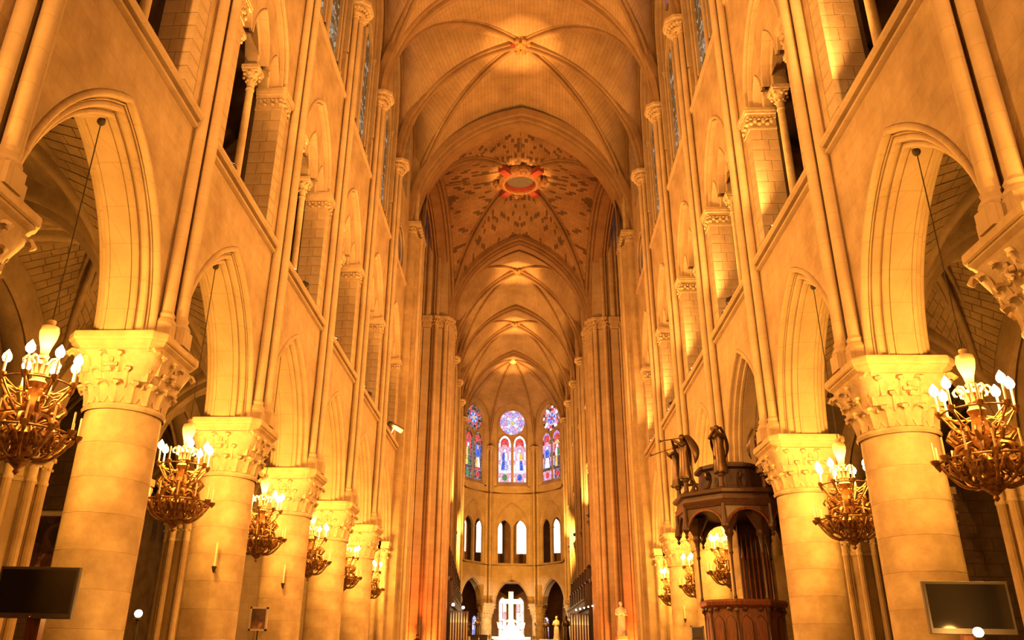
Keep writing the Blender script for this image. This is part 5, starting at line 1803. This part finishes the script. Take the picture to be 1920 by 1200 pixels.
for k in range(8):
    a = 2 * pi * k / 8
    d, b = Vector((cos(a), sin(a), 0)), Vector((-sin(a), cos(a), 0))
    R0 = .985 * cos(pi / 8)
    hw = .985 * sin(pi / 8)
    # two blind lancets on each side, framed by slender posts
    for j, off in enumerate((-.5, .5)):
        p = MB()
        c = d * (R0 + .015) + b * (off * hw * .92)
        w_ = hw * .36
        fr = [c + b * q + Vector((0, 0, 2.08)) for q in (-w_,)] + [c + b * q + Vector((0, 0, 2.62 + z)) for q, z, _, _ in arch(w_, w_ * 1.5, 0, 6)] + [c + b * w_ + Vector((0, 0, 2.08))]
        p.tube(fr, .018, 5)
        p.build('lancet_panel', M_wood, pu)
        MB().rings([[v + d * q for v in fr] for q in (-.01, .012)], closed=True).build('inset_board', M_woodr, pu, 0)
    pa = a + pi / 8
    MB().lathe([(.05, 1.95), (.05, 2.1), (.028, 2.14), (.028, 2.85), (.05, 2.9), (.055, 3.02)], 8, (1.0 * cos(pa), 1.0 * sin(pa))).ball((1.03 * cos(pa), 1.03 * sin(pa), 2.95), .06, 6, 4).build('corner_shaft', M_wood, pu)
for k in range(16):
    a = 2 * pi * (k + .5) / 16
    MB().ball((1.0 * cos(a), 1.0 * sin(a), 2.98), .07, 6, 4, (1, 1, .8)).build('carved_boss', M_wood, pu)
# canopy
zc_ = 5.35
CR = 1.56
can = MB()
can.rings([octo(CR - .1, zc_ + .12), octo(CR, zc_ + .16), octo(CR + .06, zc_ + .28), octo(CR, zc_ + .34), octo(CR - .02, zc_ + .46), octo(CR + .08, zc_ + .5), octo(CR + .1, zc_ + .58), octo(CR - .1, zc_ + .64), octo(.9, zc_ + .74), octo(.86, zc_ + 1.1)], closed=True)
can = can.build('canopy', M_wood, pu, 0)
MB().rings([octo(.84, zc_ + .7), octo(.9, zc_ + .8), octo(.86, zc_ + 1.25), octo(.98, zc_ + 1.3), octo(.98, zc_ + 1.38), octo(.6, zc_ + 1.5)], closed=True).build('canopy_drum', M_wood, pu, 0)
for k in range(8):
    a = 2 * pi * k / 8
    d, b = Vector((cos(a), sin(a), 0)), Vector((-sin(a), cos(a), 0))
    R0 = (CR - .03) * cos(pi / 8); hw = (CR - .03) * sin(pi / 8)
    # hanging arched apron below the cornice
    ap = MB()
    top = [d * R0 + b * (hw * q) + Vector((0, 0, zc_ + .2)) for q in [-1 + 2 * j / 16 for j in range(17)]]
    def low_(q):
        return zc_ - .42 + .50 * sqrt(max(0, 1 - (q / .92) ** 2)) if abs(q) < .92 else zc_ - .42
    bot = [d * R0 + b * (hw * q) + Vector((0, 0, low_(q))) for q in [-1 + 2 * j / 16 for j in range(17)]]
    for off in (0, -.06):
        ap.grid([[p + d * off for p in top], [p + d * off for p in bot]])
    ap.rings([[p, p - d * .06] for p in bot], closed=False, caps=False)
    ap.build('apron', M_wood, pu, 0)
    MB().tube([p + d * .01 for p in bot], .035, 5).build('apron_moulding', M_woodr, pu)
    pa = a + pi / 8
    pp = (CR * cos(pa), CR * sin(pa))
    MB().lathe([(.01, zc_ - .62), (.05, zc_ - .56), (.03, zc_ - .5), (.07, zc_ - .42), (.10, zc_ - .3), (.06, zc_ - .1), (.05, zc_ + .2)], 8, pp).ball((pp[0], pp[1], zc_ - .35), .11, 7, 5).build('pendant', M_wood, pu)
    MB().lathe([(.10, zc_ + .55), (.12, zc_ + .6), (.07, zc_ + .66), (.06, zc_ + .9), (.10, zc_ + .95), (.10, zc_ + 1.0)], 8, (CR * .93 * cos(pa), CR * .93 * sin(pa))).build('angel_pedestal', M_wood, pu)
    # scrolls on the canopy roof
    sc_ = MB()
    sc_.tube([d * r_ + Vector((0, 0, z)) for r_, z in [(1.35, zc_ + .62), (1.15, zc_ + .68), (1.02, zc_ + .9)] + spiral((1.12, zc_ + 1.02), .13, 1.2, 12, pi, -1)], .045, 6)
    sc_.build('roof_scroll', M_bronze, pu)
def angel():
    mb = robed(MB(), 1.0, -.02, 'up')
    mb.tube([(0, -.10, .91), (0, -.25, .88), (0, -.55, .80), (0, -.60, .79)], [.010, .010, .016, .045], 8)
    return mb
me_angel = angel().mesh('angel_figure', M_bronze, 60)
def wing(sx):
    mb = MB()
    rows = []
    for k in range(9):
        f = k / 8
        z = .98 - .62 * f
        w_ = .20 * sin(pi * min(1, .25 + f * .75)) + .015
        cx = sx * (.06 + .10 * sin(pi * f * .9))
        cy = .10 + .12 * sin(pi * f * .6)
        rows.append([(cx - w_ * .12, cy - w_ * .5, z), (cx + sx * .03, cy, z + .02), (cx + w_ * .12, cy + w_ * .5, z - .02), (cx - sx * .02, cy + .01, z)])
    mb.rings(rows, closed=True)
    return mb
me_wing = [wing(-1).mesh('wing', M_bronze, 50), wing(1).mesh('wing', M_bronze, 50)]
for k in (3, 4, 5, 6, 7):
    pa = 2 * pi * k / 8 + pi / 8
    o = inst('angel_figure', me_angel, pu, (CR * .93 * cos(pa), CR * .93 * sin(pa), zc_ + 1.0), rot=pa + pi / 2, scale=(1.25, 1.25, 1.25 if k != 5 else 1.3))
    for m_ in me_wing: inst('wing', m_, o)
# supports and back board
for a in (pi + pi / 8 + pi / 4, -pi / 8 - pi / 4, pi - pi / 8, pi / 8):
    c = (1.05 * cos(a), 1.05 * sin(a))
    MB().lathe([(.03, 3.2), (.05, 3.26), (.03, 3.34), (.03, 4.3), (.06, 4.36), (.04, 4.42), (.07, 4.75), (.12, 4.85), (.10, 4.95), (.22, 5.15), (.35, 5.4)], 8, c).build('support_column', M_wood, pu)
MB().box(.30, 1.15, 1.0, 1.1, 2.0, 5.4).build('back_board', M_wood, pu, 0)
for j in range(6):
    MB().lathe([(.035, 2.0), (.035, 4.4), (.06, 4.45), (.03, 4.6), (.005, 5.1)], 8, (.38 + .13 * j, .95)).build('back_colonnette', M_woodr, pu)
MB().tube([(.55, .3, 2.1), (.9, 1.3, 1.4), (1.0, 2.4, .3)], .05, 6).build('stair_rail', M_wood, pu)

# ------------------------------------------------------------------ choir furnishings
def ch(x, y, z=0.0): return choir(x, y, z)
# high altar with the marble group
al_ = empty('high_altar', ch(-.2, 30.2), CA, 'pale marble high altar block below the sculpture group', 'altar')
MB().box(-2.6, 2.6, -1.0, 1.6, 0, .9).box(-2.0, 2.0, -.5, 1.4, .9, 1.8).build('steps', M_marble, al_, 0)
MB().box(-1.7, 1.7, 0, 1.2, 1.8, 3.5).build('block', M_marble, al_, 0)
MB().box(-1.85, 1.85, -.12, 1.3, 3.5, 3.72).build('altar_top', M_marble, al_, 0)
for k in range(5):
    MB().box(-1.5 + .62 * k, -1.5 + .62 * k + .5, -.03, .05, 2.1, 3.3).build('panel', M_gold, al_, 0)
pi_ = empty('marble_group', ch(-.2, 31.0, 3.72), CA, 'white marble sculpture group of a seated mourning figure below the cross', 'sculpture')
g = MB()
loft(g, [(0, 1.25, .5, 0, 0), (.25, 1.15, .5, 0, 0), (.55, .85, .42, 0, 0), (.85, .55, .36, .0, .05), (1.15, .34, .28, 0, .08), (1.45, .26, .2, 0, .1), (1.62, .14, .12, 0, .1), (1.70, .07, .07, 0, .1)], 18)
g.ball((0, .05, 1.85), .16, 10, 8, (.9, 1, 1.15))
for sx in (-1, 1):
    g.tube([(sx * .24, .05, 1.5), (sx * .55, -.1, 1.35), (sx * .85, -.2, 1.55), (sx * .98, -.22, 1.68)], [.10, .085, .06, .05], 8)
    g.ball((sx * 1.05, -.1, .9), .2, 8, 6, (1, 1, 1.3)); g.ball((sx * 1.05, -.12, 1.26), .11, 8, 6)
    g.tube([(sx * 1.15, .05, 1.1), (sx * 1.3, .2, 1.3), (sx * 1.25, .2, .8)], [.03, .08, .02], 6)
g.tube([(-.75, -.25, .75), (-.2, -.42, .62), (.35, -.42, .55), (.75, -.3, .28)], [.13, .17, .13, .07], 8)
g.ball((-.85, -.25, .86), .12, 8, 6)
g.build('figures', M_marble, pi_, 50)
cr = empty('altar_cross', ch(-.2, 32.3, 0), CA, 'large gleaming gold cross standing above the marble group', 'cross')
MB().box(-.23, .23, -.12, .12, 4.6, 7.95).build('upright', M_gold, cr, 0)
MB().box(-.95, .95, -.115, .115, 6.82, 7.24).build('crossbar', M_gold, cr, 0)
MB().box(-.4, .4, -.3, .3, 0, 4.6).build('plinth', M_marble, cr, 0)
# flat glowing ring hung above the cross
rg = empty('hanging_disc', ch(-.2, 33.0, 8.85), CA, 'flat glowing disc lamp hung in the arch above the cross', 'lamp')
MB().lathe([(.05, .03), (.95, .03), (1.0, 0), (.95, -.03), (.05, -.03)], 24).build('disc', plain_mat('disc_metal', (.8, .6, .3), .4, .5), rg)
MB().tube([(0, 0, .03), (0, 0, .9)], .015, 5).build('cable', M_iron, rg)
# statues round the altar
for (x, y, z, h, kneel, mat, lb, rz) in (
    (-3.4, 29.6, 3.55, 1.8, False, M_bronze, 'dark bronze standing statue left of the marble group', .3), (3.05, 29.8, 3.55, 1.8, False, M_bronze, 'dark bronze standing statue right of the marble group', -.3),
    (-4.5, 31.0, 3.7, 2.0, True, M_bronze, 'kneeling statue at the left of the altar beside the pier', .9), (4.2, 31.2, 3.6, 2.1, False, M_marble, 'pale robed statue at the right of the altar', -.6),
    (-5.2, 28.0, 3.45, 2.0, False, M_bronze, 'dark statue against the outer left apse pier', .5), (4.85, 27.6, 3.35, 2.2, False, M_bronze, 'dark standing statue against the outer right apse pier', -.5)):
    e = empty('altar_statue', ch(x, y), CA + rz, lb, 'statue', 'statues round the altar')
    f = robed(MB(), 1, 0, 'front', kneel).build('figure', mat, e, 60, (0, 0, z)); f.scale = (h, h, h)
    MB().box(-.42, .42, -.42, .42, 0, z - .15).box(-.48, .48, -.48, .48, z - .15, z).build('pedestal', M_marble, e, 0)
# processional stand right of the cross
e = empty('candle_stand', ch(2.0, 26.5), CA, 'thin dark lamp stand right of the altar', 'lamp stand')
MB().lathe([(.25, 0), (.22, .06), (.03, .12), (.025, 4.6), (.12, 4.7), (.14, 4.85), (.02, 4.9)], 10).build('pole', M_iron, e)
# wooden lectern boxes at the lower left of the altar
for k, (x, lb) in enumerate(((-3.55, 'dark wooden cabinet low at the left of the altar'), (-2.75, 'red-brown wooden cabinet next to the dark one left of the altar'))):
    e = empty('choir_cabinet', ch(x, 25.0), CA, lb, 'cabinet', 'cabinets left of the altar')
    MB().box(-.36, .36, -.3, .3, 0, 3.6).build('body', M_woodr if k else M_wood, e, 0)
    MB().box(-.40, .40, -.34, .34, 3.6, 3.7).build('cornice', M_wood, e, 0)
    for q in (-.18, .18): MB().box(q - .14, q + .14, -.32, -.3, 2.2, 3.4).build('panel', M_woodr, e, 0)
# choir stalls with pinnacled canopies
for s, nm in ((-1, 'left'), (1, 'right')):
    st = empty('choir_stalls', ch(s * 4.5, 5.8), CA, 'dark carved choir stalls with spiky canopies on the %s side' % nm, 'stalls', 'choir stalls')
    st.scale = (s, 1, 1)
    MB().box(.2, .75, 0, 14.5, 0, 5.0).build('stall_back', M_wood, st, 0)
    MB().box(-.05, .8, 0, 14.5, 5.0, 5.5).box(-.12, .8, -.05, 14.55, 5.5, 5.65).build('canopy', M_wood, st, 0)
    for k in range(8):
        y = .3 + 1.9 * k
        MB().rings([[(.35 - w_, y - w_, z), (.35 + w_, y - w_, z), (.35 + w_, y + w_, z), (.35 - w_, y + w_, z)] for w_, z in ((.28, 5.65), (.28, 6.6), (.34, 6.7), (.2, 6.8), (.16, 7.6), (.2, 7.7), (.02, (9.0 if s < 0 else 7.9) - .12 * k))], closed=True).build('pinnacle', M_wood, st, 0)
        for q in range(3):
            MB().ball((.35, y - .3 + .3 * q, 6.75 + .3 * (q == 1)), .12, 5, 4, (1, 1, 2)).build('crocket', M_wood, st)
    # gilded relief screen beyond the stalls, under its own spotlights
    sc_ = empty('choir_screen', ch(s * 3.42, 5.3), CA, 'spotlit openwork choir screen with narrow arches on the %s' % nm, 'screen', 'choir screens')
    sc_.scale = (s, 1, 1)
    MB().box(-.02, 1.25, .1, .2, 0, 4.65).build('back_panel', M_wood, sc_, 0)
    for k in range(7):
        x = .08 + .18 * k
        MB().lathe([(.03, 0), (.03, 3.9), (.05, 3.95), (.02, 4.2), (.005, 4.55)], 6, (x, .0)).build('bar', M_gold, sc_)
    sb = empty('spot_bar', ch(s * 4.5, 4.2, 5.0), CA, 'row of small white spotlights on a bar at the %s choir entrance' % nm, 'lamp', 'spotlight bars')
    sb.scale = (s, 1, 1)
    n = 3 if s < 0 else 6
    MB().tube([(-.75, .6, -.1), (.55, 0, .2)], .02, 5).build('bar', M_iron, sb)
    for k in range(n):
        f_ = k / (n - 1)
        x, y, z = -.75 + 1.3 * f_, .6 - .6 * f_, -.1 + .3 * f_
        sz = (.11 if s < 0 else (.055 if k < n - 1 else .12))
        c = MB().tube([(x, y + .1, z), (x, y - .08, z - .06)], [sz * .6, sz], 8).build('spotlight', M_iron, sb)
        MB().ball((x, y - .09, z - .07), sz * .85, 8, 6).build('lens', M_cool, c)
    MB().tube([(.55, 0, .2), (.9, .5, .3)], .02, 5).build('arm', M_iron, sb)
    light('SPOT', 'screen_spot', ch(s * 3.9, 4.0, 5.3), 220, (1, .75, .45), radius=.1, aim=ch(s * 4.0, 5.4, 3.6), angle=R(70)).parent = None
# white robed statue against the right east crossing pier
e = empty('pier_statue', ch(6.1, .35), CA, 'pale stone statue on a pedestal before the right crossing pier', 'statue')
f = robed(MB(), 1, 0, 'front').build('figure', M_marble, e, 60, (0, 0, 3.15)); f.scale = (2.0, 2.0, 1.95)
MB().lathe([(.45, 0), (.45, .2), (.32, .3), (.3, 2.8), (.42, 2.95), (.44, 3.15)], 8).build('pedestal', M_tyellow, e)
e = empty('pier_statue', ch(-6.3, .3), CA, 'low dark bronze statue before the left crossing pier', 'statue')
f = robed(MB(), 1, 0, 'front').build('figure', M_bronze, e, 60, (0, 0, 1.4)); f.scale = (1.6, 1.6, 1.6)
MB().lathe([(.4, 0), (.4, .2), (.3, .3), (.3, 1.2), (.4, 1.4)], 8).build('pedestal', M_tyellow, e)

# votive candle racks at the feet of the east crossing piers: the red-orange glow on the shafts
for s, nm in ((-1, 'left'), (1, 'right')):
    e = empty('votive_rack', ch(s * 6.4, -.9), CA, 'rack of lit votive candles at the foot of the %s east crossing pier' % nm, 'candle rack', 'votive candle racks')
    MB().box(-1.0, 1.0, -.3, .3, .7, .76).box(-.95, -.9, -.25, .25, 0, .7).box(.9, .95, -.25, .25, 0, .7).build('rack', M_iron, e, 0)
    for k in range(12):
        c = MB().lathe([(.035, .76), (.035, .9)], 8, (-.88 + .16 * k, .1 * (-1) ** k)).build('candle', M_redp, e)
        MB().ball((-.88 + .16 * k, .1 * (-1) ** k, .94), .022, 6, 5, (1, 1, 1.6)).build('flame', M_bulb, c)
    light('POINT', 'votive_light', (0, .1, 1.3), 2600, (1.0, .15, .02), e, radius=.3)

# altar and apse lamps
def lamp_post(loc, aim, energy, label, col=WARM, angle=R(60)):
    return flood(loc, aim, energy, label, angle, 'altar floodlights', 1.3, col)
lamp_post(ch(-5.0, 22.0, 5.8), ch(-.2, 31.5, 5.2), 16000, 'floodlight on the left stall canopy aimed at the altar cross', (1, .78, .48), R(34))
lamp_post(ch(5.0, 22.0, 5.8), ch(-.2, 31.5, 5.2), 16000, 'floodlight on the right stall canopy aimed at the altar cross', (1, .78, .48), R(34))
for s, nm in ((-1, 'left'), (1, 'right')):  # added pair of floods to brighten the apse arcade
    lamp_post(ch(s * 5.3, 20.5, ZSIL + .3), ch(-s * 2.6, 39.2, 10.0), 10000, 'added floodlight high by the %s apse pier washing the apse wall' % nm, WARM, R(110))

for s, nm in ((-1, 'left'), (1, 'right')):  # added lamps hidden behind the piers, lighten the east crossing shafts
    flood((s * 6.1, YS(s, 6) + 2.45, 11.8), ch(-s * 5.6, 1.2, 15.0), 11000, 'added floodlight bracketed on the %s west crossing pier' % nm, R(95), 'added crossing floodlights')
# added projectors behind the photographer, brightening the west-facing stone up the nave
for s, nm in ((-1, 'left'), (1, 'right')):
    for z, t in ((9.0, 'lower'), (17.0, 'upper')):
        flood((s * 4.6, -3.52, z), (s * .5, 36, z * .45 + 9.5), P_WEST, '%s added projector on the back wall shining up the nave from the %s' % (t, nm), R(74), 'added projectors on the back wall', 1.4).location.y = -3.45
